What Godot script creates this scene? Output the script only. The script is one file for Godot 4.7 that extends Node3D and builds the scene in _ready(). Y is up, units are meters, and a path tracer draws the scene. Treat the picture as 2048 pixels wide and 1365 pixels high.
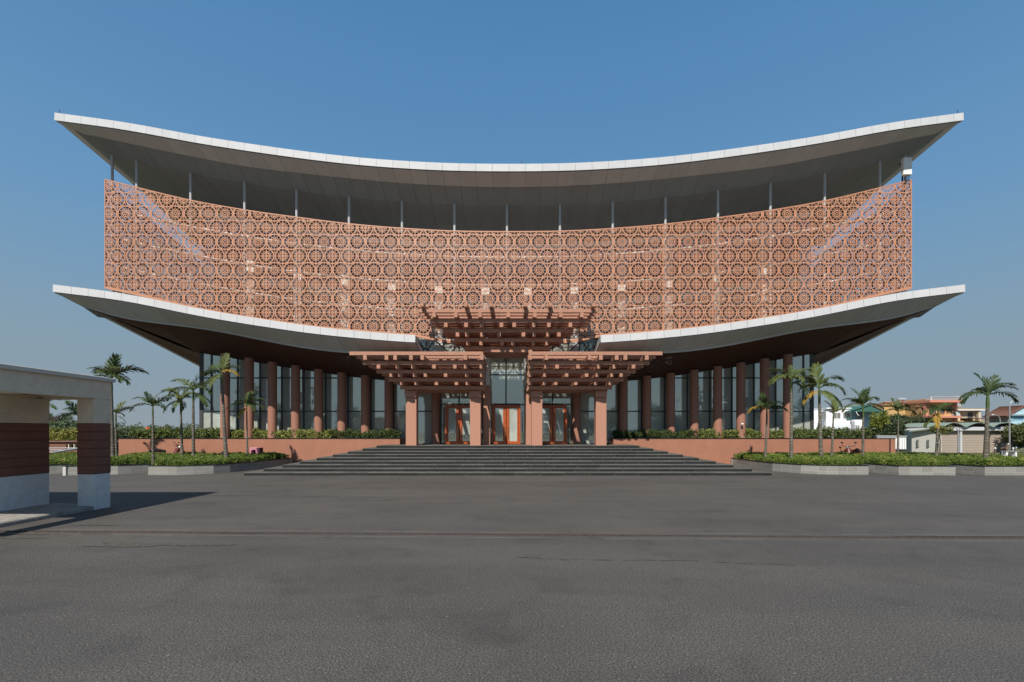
extends Node3D

const CX := 1018.0
const CY := 864.0
const F := 940.0
const EYE := 1.7
var M := {}
var names := {}
var rng := RandomNumberGenerator.new()

class G:
	var v := PackedVector3Array()
	var n := PackedVector3Array()
	func t(a: Vector3, b: Vector3, c: Vector3):
		var k := (b - a).cross(c - a).normalized()
		v.append_array([a, c, b])
		n.append_array([k, k, k])
	func ts(a: Vector3, b: Vector3, c: Vector3, na: Vector3, nb: Vector3, nc: Vector3):
		v.append_array([a, c, b])
		n.append_array([na, nc, nb])
	func q(a: Vector3, b: Vector3, c: Vector3, d: Vector3):
		var k := (c - a).cross(d - b).normalized()
		v.append_array([a, c, b, a, d, c])
		n.append_array([k, k, k, k, k, k])
	func hexa(p: Array):   # 0-3 front face counter-clockwise, 4-7 the back face behind them
		q(p[0], p[1], p[2], p[3])
		q(p[5], p[4], p[7], p[6])
		for i in 4:
			var j := (i + 1) % 4
			q(p[j], p[i], p[4 + i], p[4 + j])
	func slab(a: Vector3, b: Vector3, c: Vector3, d: Vector3, th: float):
		var k := (c - a).cross(d - b).normalized() * th
		hexa([a, b, c, d, a - k, b - k, c - k, d - k])
	func box(x0: float, x1: float, y0: float, y1: float, z0: float, z1: float):
		var lo := Vector3(minf(x0, x1), minf(y0, y1), minf(z0, z1))
		var hi := Vector3(maxf(x0, x1), maxf(y0, y1), maxf(z0, z1))
		hexa([Vector3(lo.x, lo.y, hi.z), Vector3(hi.x, lo.y, hi.z), Vector3(hi.x, hi.y, hi.z), Vector3(lo.x, hi.y, hi.z),
			Vector3(lo.x, lo.y, lo.z), Vector3(hi.x, lo.y, lo.z), Vector3(hi.x, hi.y, lo.z), Vector3(lo.x, hi.y, lo.z)])
	func bevel(x0: float, x1: float, y0: float, y1: float, z0: float, z1: float, e: float):
		var c := Vector3((x0 + x1) / 2, (y0 + y1) / 2, (z0 + z1) / 2)
		var h := Vector3(absf(x1 - x0) / 2, absf(y1 - y0) / 2, absf(z1 - z0) / 2)
		for ax in 3:
			var u := (ax + 1) % 3
			var w := (ax + 2) % 3
			for s in [-1.0, 1.0]:
				var p := []
				for k in [[-1, -1], [1, -1], [1, 1], [-1, 1]]:
					var r := Vector3()
					r[ax] = s * h[ax]
					r[u] = k[0] * (h[u] - e)
					r[w] = k[1] * (h[w] - e)
					p.append(c + r)
				if s > 0: q(p[0], p[1], p[2], p[3])
				else: q(p[3], p[2], p[1], p[0])
			for s1 in [-1.0, 1.0]:
				for s2 in [-1.0, 1.0]:
					var a := Vector3()
					var b := Vector3()
					a[u] = s1 * h[u]; a[w] = s2 * (h[w] - e)
					b[u] = s1 * (h[u] - e); b[w] = s2 * h[w]
					var o := Vector3()
					o[ax] = h[ax] - e
					if s1 * s2 > 0: q(c + a - o, c + b - o, c + b + o, c + a + o)
					else: q(c + b - o, c + a - o, c + a + o, c + b + o)
		for sx in [-1.0, 1.0]:
			for sy in [-1.0, 1.0]:
				for sz in [-1.0, 1.0]:
					var a := c + Vector3(sx * h.x, sy * (h.y - e), sz * (h.z - e))
					var b := c + Vector3(sx * (h.x - e), sy * h.y, sz * (h.z - e))
					var d := c + Vector3(sx * (h.x - e), sy * (h.y - e), sz * h.z)
					if sx * sy * sz > 0: t(a, b, d)
					else: t(b, a, d)
	func tube(p: Array, r, seg := 8, cap := true):
		var rings := []
		var ns := []
		var up := Vector3.UP
		for i in p.size():
			var d: Vector3 = (p[mini(i + 1, p.size() - 1)] - p[maxi(i - 1, 0)]).normalized()
			if absf(d.dot(up)) > 0.95: up = Vector3.RIGHT if absf(d.x) < 0.9 else Vector3.UP
			var s := d.cross(up).normalized()
			var w := s.cross(d).normalized()
			up = w
			var rr: float = r[i] if r is Array else r
			var ring := []
			var nn := []
			for k in seg:
				var a := TAU * k / seg
				var e := s * cos(a) + w * sin(a)
				ring.append(p[i] + e * rr)
				nn.append(e)
			rings.append(ring)
			ns.append(nn)
		for i in p.size() - 1:
			for k in seg:
				var j := (k + 1) % seg
				ts(rings[i][k], rings[i + 1][j], rings[i][j], ns[i][k], ns[i + 1][j], ns[i][j])
				ts(rings[i][k], rings[i + 1][k], rings[i + 1][j], ns[i][k], ns[i + 1][k], ns[i + 1][j])
		if cap:
			for k in seg:
				var j := (k + 1) % seg
				t(p[0], rings[0][k], rings[0][j])
				t(p[-1], rings[-1][j], rings[-1][k])
	func ball(c: Vector3, r: Vector3, su := 10, sv := 6):
		for i in sv:
			for k in su:
				var f := func(ii, kk): 
					var la: float = PI * ii / sv - PI / 2
					var lo: float = TAU * kk / su
					return Vector3(cos(la) * cos(lo), sin(la), -cos(la) * sin(lo))
				var a: Vector3 = f.call(i, k)
				var b: Vector3 = f.call(i, k + 1)
				var d: Vector3 = f.call(i + 1, k + 1)
				var e: Vector3 = f.call(i + 1, k)
				if i > 0: ts(c + a * r, c + b * r, c + d * r, a, b, d)
				if i < sv - 1: ts(c + a * r, c + d * r, c + e * r, a, d, e)
	func mesh() -> ArrayMesh:
		var m := ArrayMesh.new()
		if v.is_empty(): return m
		var a := []
		a.resize(Mesh.ARRAY_MAX)
		a[Mesh.ARRAY_VERTEX] = v
		a[Mesh.ARRAY_NORMAL] = n
		m.add_surface_from_arrays(Mesh.PRIMITIVE_TRIANGLES, a)
		return m

func W(px: float, py: float, d: float) -> Vector3:
	return Vector3((px - CX) * d / F, EYE + (CY - py) * d / F, -d)
func PX(px: float, d: float) -> float: return (px - CX) * d / F
func PY(py: float, d: float) -> float: return EYE + (CY - py) * d / F

func numbered(called: String) -> String:
	names[called] = names.get(called, -1) + 1
	return called if names[called] == 0 else "%s_%03d" % [called, names[called]]

func tag(o: Node3D, label := "", category := "", group := "", kind := ""):
	if label: o.set_meta("label", label)
	if category: o.set_meta("category", category)
	if group: o.set_meta("group", group)
	if kind: o.set_meta("kind", kind)
	return o

func thing(called: String, label: String, category: String, at := Vector3.ZERO, turn := 0.0, group := "") -> Node3D:
	var o := Node3D.new()
	o.name = numbered(called)
	add_child(o)
	o.position = at
	o.rotation.y = turn
	tag(o, label, category, group)
	return o

func part(parent: Node3D, called: String, g, m: Material, at := Vector3.ZERO) -> MeshInstance3D:
	var o := MeshInstance3D.new()
	o.name = called
	o.mesh = g.mesh() if g is G else g
	o.material_override = m
	o.position = at
	if parent == self:
		o.name = numbered(called)
		add_child(o)
	else:
		parent.add_child(o, true)
	return o

func struct(called: String, g, m: Material) -> MeshInstance3D:
	var o := part(self, called, g, m)
	o.set_meta("kind", "structure")
	return o

func multi(parent: Node3D, called: String, m: Mesh, mt: Material, xf: Array, cols: Array) -> MultiMeshInstance3D:
	var mm := MultiMesh.new()
	mm.transform_format = MultiMesh.TRANSFORM_3D
	mm.use_colors = true
	mm.mesh = m
	mm.instance_count = xf.size()
	for i in xf.size():
		mm.set_instance_transform(i, xf[i])
		mm.set_instance_color(i, cols[i])
	var o := MultiMeshInstance3D.new()
	o.name = called if parent != self else numbered(called)
	o.multimesh = mm
	o.material_override = mt
	if parent == self: add_child(o)
	else: parent.add_child(o, true)
	return o

# ---------- materials ----------
func lin(r: float, g: float, b: float) -> Color: return Color(r, g, b).linear_to_srgb()

func mat(key: String, c: Color, rough := 0.8, metal := 0.0) -> StandardMaterial3D:
	var m := StandardMaterial3D.new()
	m.resource_name = key
	m.albedo_color = c
	m.roughness = rough
	m.metallic = metal
	M[key] = m
	return m

func field(size: int, freq: float, octaves: int, sd: int) -> Image:   # seamless grey noise, 0..1
	var f := FastNoiseLite.new()
	f.seed = sd
	f.frequency = freq
	f.fractal_octaves = octaves
	f.noise_type = FastNoiseLite.TYPE_SIMPLEX_SMOOTH
	return f.get_seamless_image(size, size)

func tint_map(size: int, freq: float, octaves: int, sd: int, lo: Color, hi: Color, grain := 0.0) -> ImageTexture:
	var src := field(size, freq, octaves, sd)
	var im := Image.create(size, size, false, Image.FORMAT_RGB8)
	var r := RandomNumberGenerator.new()
	r.seed = sd
	for y in size:
		for x in size:
			var k := smoothstep(0.2, 0.8, src.get_pixel(x, y).r)
			var c := lo.lerp(hi, k)
			if grain > 0.0: c = c * (1.0 + grain * (r.randf() - 0.5))
			im.set_pixel(x, y, c.clamp().linear_to_srgb())
	return ImageTexture.create_from_image(im)

func tri(m: StandardMaterial3D, tex: Texture2D, metres: float) -> StandardMaterial3D:
	m.albedo_texture = tex
	m.uv1_triplanar = true
	m.uv1_world_triplanar = true
	m.uv1_scale = Vector3.ONE / metres
	return m

func overlay(m: StandardMaterial3D, tex: Texture2D, metres: float):
	m.detail_enabled = true
	m.detail_albedo = tex
	m.detail_blend_mode = BaseMaterial3D.BLEND_MODE_MUL
	m.detail_uv_layer = BaseMaterial3D.DETAIL_UV_2
	m.uv2_triplanar = true
	m.uv2_world_triplanar = true
	m.uv2_scale = Vector3.ONE / metres

func wear_map() -> ImageTexture:   # large patches, streaks along the drive and small blotches in the asphalt
	var a := field(1024, 0.006, 5, 61)
	var b := field(1024, 0.03, 4, 62)
	var c := field(1024, 0.09, 3, 63)
	var im := Image.create(1024, 1024, false, Image.FORMAT_RGB8)
	for y in 1024:
		for x in 1024:
			var p := smoothstep(0.25, 0.75, a.get_pixel(x, y).r)
			var q := smoothstep(0.3, 0.7, b.get_pixel((x / 5) % 1024, y).r)
			var u := smoothstep(0.62, 0.8, b.get_pixel(x, (y + 311) % 1024).r)
			var v := c.get_pixel(x, y).r
			var k := 0.68 + 0.17 * p + 0.11 * q + 0.08 * v - 0.13 * u
			im.set_pixel(x, y, Color(k * (1.0 + 0.03 * q), k, k * (0.985 - 0.03 * q)).clamp().linear_to_srgb())
	return ImageTexture.create_from_image(im)

func variants(key: String, n: int, spread: float):   # the same paint or stone a shade lighter or darker
	var r := RandomNumberGenerator.new()
	r.seed = key.hash()
	for i in n:
		var m: StandardMaterial3D = M[key].duplicate()
		var f := 1.0 + spread * (2.0 * i / (n - 1.0) - 1.0)
		var c: Color = M[key].albedo_color.srgb_to_linear() * f
		c.a = 1.0
		m.albedo_color = c.linear_to_srgb()
		M["%s_%d" % [key, i]] = m

func pick(key: String) -> Material:
	return M["%s_%d" % [key, rng.randi() % 3]]

func materials():
	var g8 := func(a: float) -> Color: return Color(a, a, a)
	# asphalt: stones of many greys, then wide stains
	var im := Image.create(1024, 1024, false, Image.FORMAT_RGB8)
	var r := RandomNumberGenerator.new()
	r.seed = 5
	var nz := field(1024, 0.16, 2, 11)
	for y in 1024:
		for x in 1024:
			var k: float = nz.get_pixel(x, y).r
			var s: float = 0.208 + 0.11 * k + 0.07 * (r.randf() - 0.5)
			if k > 0.60: s += 0.16 * r.randf() * r.randf()
			if k < 0.34: s -= 0.05
			var w: float = r.randf()
			im.set_pixel(x, y, Color(s * (1.0 + 0.04 * w), s, s * (0.995 - 0.03 * w)))
	for i in 3200:   # loose pale chips of stone
		var x := r.randi() % 1022
		var y := r.randi() % 1022
		var s := 0.34 + 0.3 * r.randf()
		var c := Color(s, s * 0.97, s * 0.9)
		for k in 1 + r.randi() % 4:
			im.set_pixel(x + (k & 1), y + (k >> 1), c)
	var asphalt := mat("asphalt", Color(1.05, 1.025, 0.995), 0.78)
	asphalt.metallic_specular = 0.6
	tri(asphalt, ImageTexture.create_from_image(im), 3.4)
	overlay(asphalt, wear_map(), 31.0)
	var hm := ImageTexture.create_from_image(nz)
	asphalt.heightmap_enabled = true
	asphalt.heightmap_texture = hm
	asphalt.heightmap_scale = 0.25
	var plaster := tint_map(512, 0.02, 5, 31, Color(0.94, 0.935, 0.93), Color(1.0, 1.0, 1.0), 0.05)
	var worn := tint_map(512, 0.012, 5, 32, Color(0.92, 0.92, 0.92), Color(1.0, 1.0, 1.0))
	var pk := tri(mat("pink_wall", lin(0.35, 0.155, 0.097), 0.85), plaster, 1.7)
	overlay(pk, worn, 5.3)
	tri(mat("pink_paint", lin(0.42, 0.208, 0.141), 0.75), plaster, 1.3)
	tri(mat("column_paint", lin(0.32, 0.152, 0.105), 0.8), plaster, 1.3)
	mat("cap_concrete", lin(0.56, 0.54, 0.48), 0.9)
	mat("rail_blue", lin(0.22, 0.29, 0.35), 0.6)
	var bm := tri(mat("beam_paint", lin(0.43, 0.222, 0.152), 0.7), tint_map(256, 0.03, 4, 37, Color(0.84, 0.82, 0.80), Color(1, 1, 1), 0.06), 1.1)
	bm.metallic_specular = 0.4
	var sc := tri(mat("screen_paint", lin(0.51, 0.243, 0.14), 0.42), tint_map(256, 0.02, 4, 33, Color(0.94, 0.93, 0.92), Color(1, 1, 1)), 2.6)
	sc.metallic_specular = 0.6
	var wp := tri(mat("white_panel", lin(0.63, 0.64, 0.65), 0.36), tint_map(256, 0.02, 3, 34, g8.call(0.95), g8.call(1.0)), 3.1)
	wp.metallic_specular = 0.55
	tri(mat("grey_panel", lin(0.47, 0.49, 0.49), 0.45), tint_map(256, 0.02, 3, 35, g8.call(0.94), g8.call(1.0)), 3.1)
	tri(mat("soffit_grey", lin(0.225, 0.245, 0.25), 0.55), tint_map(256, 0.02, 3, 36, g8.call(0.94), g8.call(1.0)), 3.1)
	mat("roof_core", lin(0.20, 0.20, 0.195), 0.9)
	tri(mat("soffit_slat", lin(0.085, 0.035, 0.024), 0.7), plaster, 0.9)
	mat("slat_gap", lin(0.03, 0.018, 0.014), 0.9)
	mat("post_steel", lin(0.42, 0.44, 0.45), 0.5)
	mat("dark_steel", lin(0.03, 0.032, 0.033), 0.6)
	mat("mullion", lin(0.05, 0.05, 0.052), 0.5)
	var gl := mat("glass", Color(0.92, 0.95, 0.91, 0.28), 0.03, 0.48)
	gl.transparency = BaseMaterial3D.TRANSPARENCY_ALPHA
	var gd := mat("dark_glass", Color(0.45, 0.53, 0.56, 0.25), 0.03, 0.42)
	gd.transparency = BaseMaterial3D.TRANSPARENCY_ALPHA
	var gc := mat("clear_glass", Color(0.5, 0.6, 0.6, 0.12), 0.03)
	gc.transparency = BaseMaterial3D.TRANSPARENCY_ALPHA
	tri(mat("white_wall", lin(0.80, 0.80, 0.78), 0.85), plaster, 1.9)
	tri(mat("pilaster_white", lin(0.62, 0.62, 0.60), 0.85), plaster, 1.9)
	mat("inner_wall", lin(0.48, 0.50, 0.49), 0.9)
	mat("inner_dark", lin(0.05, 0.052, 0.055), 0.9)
	mat("red_print", lin(0.40, 0.03, 0.03), 0.7)
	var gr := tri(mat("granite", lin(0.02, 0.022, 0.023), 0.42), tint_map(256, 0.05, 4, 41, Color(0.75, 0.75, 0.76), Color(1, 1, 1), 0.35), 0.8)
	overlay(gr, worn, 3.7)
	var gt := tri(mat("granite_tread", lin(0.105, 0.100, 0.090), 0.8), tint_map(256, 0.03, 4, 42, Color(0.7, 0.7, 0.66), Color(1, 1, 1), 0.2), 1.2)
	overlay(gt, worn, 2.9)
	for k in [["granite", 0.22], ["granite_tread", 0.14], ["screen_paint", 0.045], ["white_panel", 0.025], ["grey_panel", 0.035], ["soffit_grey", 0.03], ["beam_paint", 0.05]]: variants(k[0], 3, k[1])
	mat("crack", lin(0.040, 0.036, 0.032), 0.95)
	mat("dark_red", lin(0.12, 0.02, 0.02), 0.4)
	mat("grout", lin(0.46, 0.45, 0.41), 0.95)
	for i in 3:
		tri(mat("tile_%d" % i, lin(0.235 + 0.022 * i, 0.23 + 0.022 * i, 0.212 + 0.02 * i), 0.5), tint_map(128, 0.05, 3, 43 + i, Color(0.9, 0.9, 0.9), Color(1, 1, 1), 0.1), 0.7)
	var wd := tint_map(256, 0.012, 4, 46, Color(0.70, 0.66, 0.62), Color(1, 1, 1), 0.1)
	tri(mat("door_wood", lin(0.42, 0.092, 0.024), 0.35), wd, 0.6).uv1_scale = Vector3(6, 0.8, 6)
	mat("brass", lin(0.62, 0.48, 0.25), 0.3, 0.9)
	mat("frosted", lin(0.30, 0.31, 0.30), 0.5)
	tri(mat("cream", lin(0.70, 0.61, 0.47), 0.9), plaster, 1.4)
	overlay(M.cream, worn, 2.3)
	tri(mat("brown_band", lin(0.19, 0.085, 0.058), 0.85), plaster, 1.1)
	overlay(M.brown_band, worn, 1.7)
	tri(mat("pale_base", lin(0.66, 0.69, 0.69), 0.85), plaster, 1.5)
	overlay(M.pale_base, worn, 1.9)
	tri(mat("concrete", lin(0.30, 0.285, 0.26), 0.9), tint_map(256, 0.03, 5, 47, Color(0.72, 0.70, 0.66), Color(1, 1, 1), 0.12), 1.6)
	tri(mat("rust", lin(0.062, 0.040, 0.030), 0.9), tint_map(128, 0.05, 3, 48, Color(0.5, 0.5, 0.5), Color(1, 1, 1), 0.3), 0.6)
	tri(mat("dust", lin(0.088, 0.077, 0.066), 0.95), tint_map(256, 0.05, 4, 49, Color(0.55, 0.54, 0.52), Color(1, 1, 1), 0.4), 1.1)
	mat("groove_line", lin(0.20, 0.19, 0.175), 0.95)
	tri(mat("soil", lin(0.06, 0.045, 0.03), 0.95), worn, 0.8)
	var gs := tri(mat("dry_grass", lin(0.17, 0.145, 0.07), 0.95), tint_map(256, 0.04, 5, 50, Color(0.55, 0.62, 0.5), Color(1, 1, 1), 0.5), 3.0)
	overlay(gs, tint_map(256, 0.01, 4, 51, Color(0.6, 0.75, 0.5), Color(1, 1, 1)), 40.0)
	tri(mat("trunk", lin(0.135, 0.118, 0.092), 0.9), tint_map(128, 0.05, 3, 52, Color(0.6, 0.6, 0.58), Color(1, 1, 1), 0.3), 0.4)
	mat("trunk_ring", lin(0.30, 0.285, 0.25), 0.9)
	mat("crownshaft", lin(0.06, 0.10, 0.028), 0.5)
	for k in [["frond_a", 0.050, 0.078, 0.020], ["frond_b", 0.032, 0.055, 0.016], ["frond_c", 0.085, 0.108, 0.028], ["frond_yellow", 0.30, 0.19, 0.03], ["frond_dead", 0.20, 0.115, 0.055]]:
		var m := mat(k[0], lin(k[1], k[2], k[3]), 0.6)
		m.metallic_specular = 0.35
		m.backlight_enabled = true
		m.backlight = Color(0.28, 0.28, 0.2)
	var lf := mat("leaf", Color.WHITE, 0.6)
	lf.vertex_color_use_as_albedo = true
	lf.backlight_enabled = true
	lf.backlight = Color(0.4, 0.4, 0.3)
	mat("bark", lin(0.12, 0.09, 0.06), 0.95)
	mat("pink_box", lin(0.62, 0.25, 0.32), 0.6)
	mat("black", lin(0.015, 0.015, 0.016), 0.6)
	mat("red_paint", lin(0.45, 0.03, 0.03), 0.4)
	mat("yellow_paint", lin(0.75, 0.5, 0.03), 0.6)
	mat("steel", lin(0.7, 0.7, 0.7), 0.35, 0.7)
	mat("chrome_grey", lin(0.35, 0.36, 0.37), 0.4, 0.4)

# ---------- small geometry helpers ----------
func crv(a: Array, x: float) -> float:   # smooth curve through [x, y] pairs, the same on both sides of the middle
	x = absf(x)
	var k := a.size()
	if x >= a[k - 1][0]: return a[k - 1][1] + (a[k - 1][1] - a[k - 2][1]) / (a[k - 1][0] - a[k - 2][0]) * (x - a[k - 1][0])
	var i := 0
	while i < k - 2 and x > a[i + 1][0]: i += 1
	var h: float = a[i + 1][0] - a[i][0]
	var d := func(j: int) -> float:
		if j == 0: return 0.0
		if j == k - 1: return (a[j][1] - a[j - 1][1]) / (a[j][0] - a[j - 1][0])
		return (a[j + 1][1] - a[j - 1][1]) / (a[j + 1][0] - a[j - 1][0])
	return hermite(a[i][1], a[i + 1][1], d.call(i) * h, d.call(i + 1) * h, (x - a[i][0]) / h)

func hermite(a: float, b: float, ta: float, tb: float, t: float) -> float:
	var t2 := t * t
	var t3 := t2 * t
	return a * (2 * t3 - 3 * t2 + 1) + ta * (t3 - 2 * t2 + t) + b * (3 * t2 - 2 * t3) + tb * (t3 - t2)

func from_px(pairs: Array, d: float) -> Array:
	var r := []
	for p in pairs: r.append([p[0] * d / F, EYE + (CY - p[1]) * d / F])
	return r

# ---------- the theatre ----------
const UD := 21.2     # depth of the upper roof's front edge
const LD := 20.9     # depth of the lower roof's front edge
const SD := 22.6     # depth of the pierced screen
const PANEL := 0.749
var up_top := []
var up_crease := []
var up_post := []
var low_top := []
var low_band := []
var low_glass := []
var scr_top := []
var scr_bot := []
var theatre: Node3D

func curves():
	up_top = from_px([[0, 327.8], [118, 326.3], [218, 321.4], [318, 313.3], [438, 298.9], [603, 274.5], [771, 244.4], [911.5, 225]], UD)
	up_crease = from_px([[0, 374.5], [120, 372], [258, 363], [440, 344], [535, 331.8], [633, 313.5], [718, 296.4], [822, 274], [866, 266]], 22.0)
	up_post = from_px([[0, 411], [109, 410], [214, 404], [320, 395], [425, 381], [529, 366], [637, 347], [745, 323], [794, 311], [846, 299]], 22.85)
	low_top = from_px([[0, 676], [189, 670.5], [338, 658.8], [438, 646.7], [603, 620.5], [771, 587.6], [914, 569]], LD)
	low_band = from_px([[0, 709], [318, 703], [368, 699], [438, 689], [603, 657], [771, 634], [849, 612], [867, 606]], 22.0)
	low_glass = [[0.0, 4.20], [6.35, 4.41], [7.6, 4.54], [8.8, 4.68], [10.0, 4.85], [11.2, 5.03], [12.4, 5.21], [13.6, 5.42], [16.57, 5.92]]
	scr_top = from_px([[0, 462.5], [118, 461], [218, 455.5], [320, 446.8], [425, 433.7], [529, 419], [638, 399.5], [745, 374], [807, 358.5]], SD)
	scr_bot = from_px([[0, 691], [122, 685], [189, 673], [338, 661], [438, 649], [603, 623], [753, 588.5], [807, 577]], SD)

func up_back(x: float, d: float) -> float:   # underside of the upper roof behind the posts
	var u := minf(absf(x) / 20.56, 1.0)
	var y1 := 11.3 + 3.75 * pow(u, 1.7)
	var y2 := 10.6 + 3.5 * pow(u, 1.7)
	if d <= 26.5: return lerpf(crv(up_post, x), y1, (d - 22.85) / 3.65)
	return lerpf(y1, y2, (d - 26.5) / 4.5)

func under_upper(x: float, d: float) -> float:   # underside of the upper roof anywhere
	if d >= 22.85: return up_back(x, d)
	if d >= 22.0: return lerpf(crv(up_crease, x), crv(up_post, x), (d - 22.0) / 0.85)
	return lerpf(crv(up_top, x) - 0.35, crv(up_crease, x), (d - UD) / 0.8)

func strip_points(a: Array, x_end: float) -> Array:   # joint positions along a front edge
	var xs := []
	var x := 0.0
	while x < x_end - 0.15:
		xs.append(x)
		var s := (crv(a, x + 0.3) - crv(a, x)) / 0.3
		x += PANEL / sqrt(1.0 + s * s)
	xs.append(x_end)
	return xs

func roof_panels(root: Node3D, top: Array, xs: Array, sgn: float, d0: float, rows: Array, gap: float):
	# one fascia panel and one soffit panel per row between every two joints
	for i in xs.size() - 1:
		var x0: float = xs[i]
		var x1: float = xs[i + 1]
		var fr := []
		for x in [x0 + gap, x1 - gap]:
			var s := (crv(top, x + 0.05) - crv(top, x - 0.05)) / 0.1
			var nn := Vector2(s, -1.0).normalized() * 0.32
			var y := crv(top, x)
			fr.append([Vector3(sgn * x, y, -d0), Vector3(sgn * (x + nn.x), y + nn.y, -d0 - 0.03)])
		var g := G.new()
		if sgn > 0: g.slab(fr[0][1], fr[1][1], fr[1][0], fr[0][0], 0.03)
		else: g.slab(fr[1][1], fr[0][1], fr[0][0], fr[1][0], 0.03)
		part(root, "fascia_panel", g, pick("white_panel"))
		var pa: Vector3 = fr[0][1] + Vector3(0, -0.035, -0.05)
		var pb: Vector3 = fr[1][1] + Vector3(0, -0.035, -0.05)
		for rw in rows:
			var d: float = rw[1]
			var qa := Vector3(sgn * (x0 + gap), rw[0].call(x0 + gap), -d)
			var qb := Vector3(sgn * (x1 - gap), rw[0].call(x1 - gap), -d)
			if rw.size() > 2 and x1 > rw[2]: 
				qb.x = sgn * minf(absf(qb.x), rw[2])
				qb.y = rw[0].call(absf(qb.x))
				if x0 + gap > rw[2]:
					qa.x = sgn * rw[2]
					qa.y = qb.y
			var k := G.new()
			if sgn > 0: k.slab(qa, qb, pb, pa, 0.02)
			else: k.slab(qb, qa, pa, pb, 0.02)
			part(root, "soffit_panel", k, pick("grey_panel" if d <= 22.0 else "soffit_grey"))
			var e := Vector3(0, 0, -0.012)
			pa = qa + e
			pb = qb + e

func upper_roof():
	var xs := strip_points(up_top, 20.52)
	var core := G.new()
	var prev := []
	var all := []
	for i in range(xs.size() - 1, 0, -1): all.append(-xs[i])
	for x in xs: all.append(x)
	for x in all:
		var y := crv(up_top, x)
		var s := (crv(up_top, absf(x) + 0.05) - crv(up_top, absf(x) - 0.05)) / 0.1 * signf(x)
		var nn := Vector2(s, -1.0).normalized() * 0.32
		x = clampf(x, -20.22, 20.22)
		var lift := 0.4 * clampf((absf(x) - 18.6) / 1.5, 0.0, 1.0)
		var c := [Vector3(x, y - 0.02, -UD - 0.04), Vector3(x + nn.x * 0.9, y + nn.y + 0.03, -UD - 0.07), Vector3(x, crv(up_crease, x) + 0.05, -22.0), Vector3(x, crv(up_post, x) + 0.09 + lift, -22.85),
			Vector3(x, up_back(x, 26.5) + 0.12 + lift, -26.5), Vector3(x, up_back(x, 31.0) + 0.12 + lift, -31.0), Vector3(x, maxf(up_back(x, 31.0) + 0.9, y - 1.6), -31.0), Vector3(x, y - 0.15, -24.0)]
		if prev.size():
			for k in c.size():
				var j: int = (k + 1) % c.size()
				core.q(prev[k], prev[j], c[j], c[k])
		else:
			for k in range(1, c.size() - 1): core.t(c[0], c[k], c[k + 1])
		prev = c
	for k in range(1, prev.size() - 1): core.t(prev[0], prev[k + 1], prev[k])
	var roof := part(theatre, "upper_roof", core, M.roof_core)
	tag(roof, "upturned upper roof with pale metal fascia")
	var rows := [[func(x): return crv(up_crease, x), 22.0, 19.9], [func(x): return crv(up_post, x), 22.85, 19.6], [func(x): return up_back(x, 26.5), 26.5, 20.3]]
	for sg in [-1.0, 1.0]: roof_panels(roof, up_top, xs, sg, UD, rows, 0.005)
	# pale trim that closes the two raking sides
	for sg in [-1.0, 1.0]:
		var g := G.new()
		var pts := []
		for d in [21.27, 22.0, 22.85, 24.5, 26.5, 28.7, 31.0]:
			var y: float = 15.83 - 0.145 * (d - UD) if d < 26.6 else 15.83 - 0.145 * 5.3 - 0.24 * (d - 26.5)
			pts.append(Vector3(sg * 20.52, y, -d))
		for i in pts.size() - 1:
			var a: Vector3 = pts[i]
			var b: Vector3 = pts[i + 1]
			var upv := Vector3(0, 0.27, 0)
			var inn := Vector3(-sg * 0.28, -0.01, 0)
			g.hexa([a, b, b + upv, a + upv, a + inn, b + inn, b + upv + inn, a + upv + inn] if sg > 0 else [b, a, a + upv, b + upv, b + inn, a + inn, a + upv + inn, b + upv + inn])
			# soffit from the trim inwards
			var ia := Vector3(sg * 19.55, under_upper(19.55, -a.z), a.z)
			var ib := Vector3(sg * 19.55, under_upper(19.55, -b.z), b.z)
			if true:
				var k := G.new()
				var o := Vector3(0, 0, 0.006)
				if sg > 0: k.slab(ia - o, ib + o, b + inn + o, a + inn - o, 0.02)
				else: k.slab(ib + o, ia - o, a + inn - o, b + inn + o, 0.02)
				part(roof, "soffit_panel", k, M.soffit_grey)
		part(roof, "side_trim", g, M.white_panel)
	for p in [[118.5, 219.0], [1916.0, 219.0], [1043.0, 321.0]]:
		var g := G.new()
		var w := W(p[0], p[1], UD + 0.1)
		g.tube([w, w - Vector3(0, 0.35, 0)], 0.012, 6)
		part(roof, "lightning_rod", g, M.dark_steel)

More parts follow.
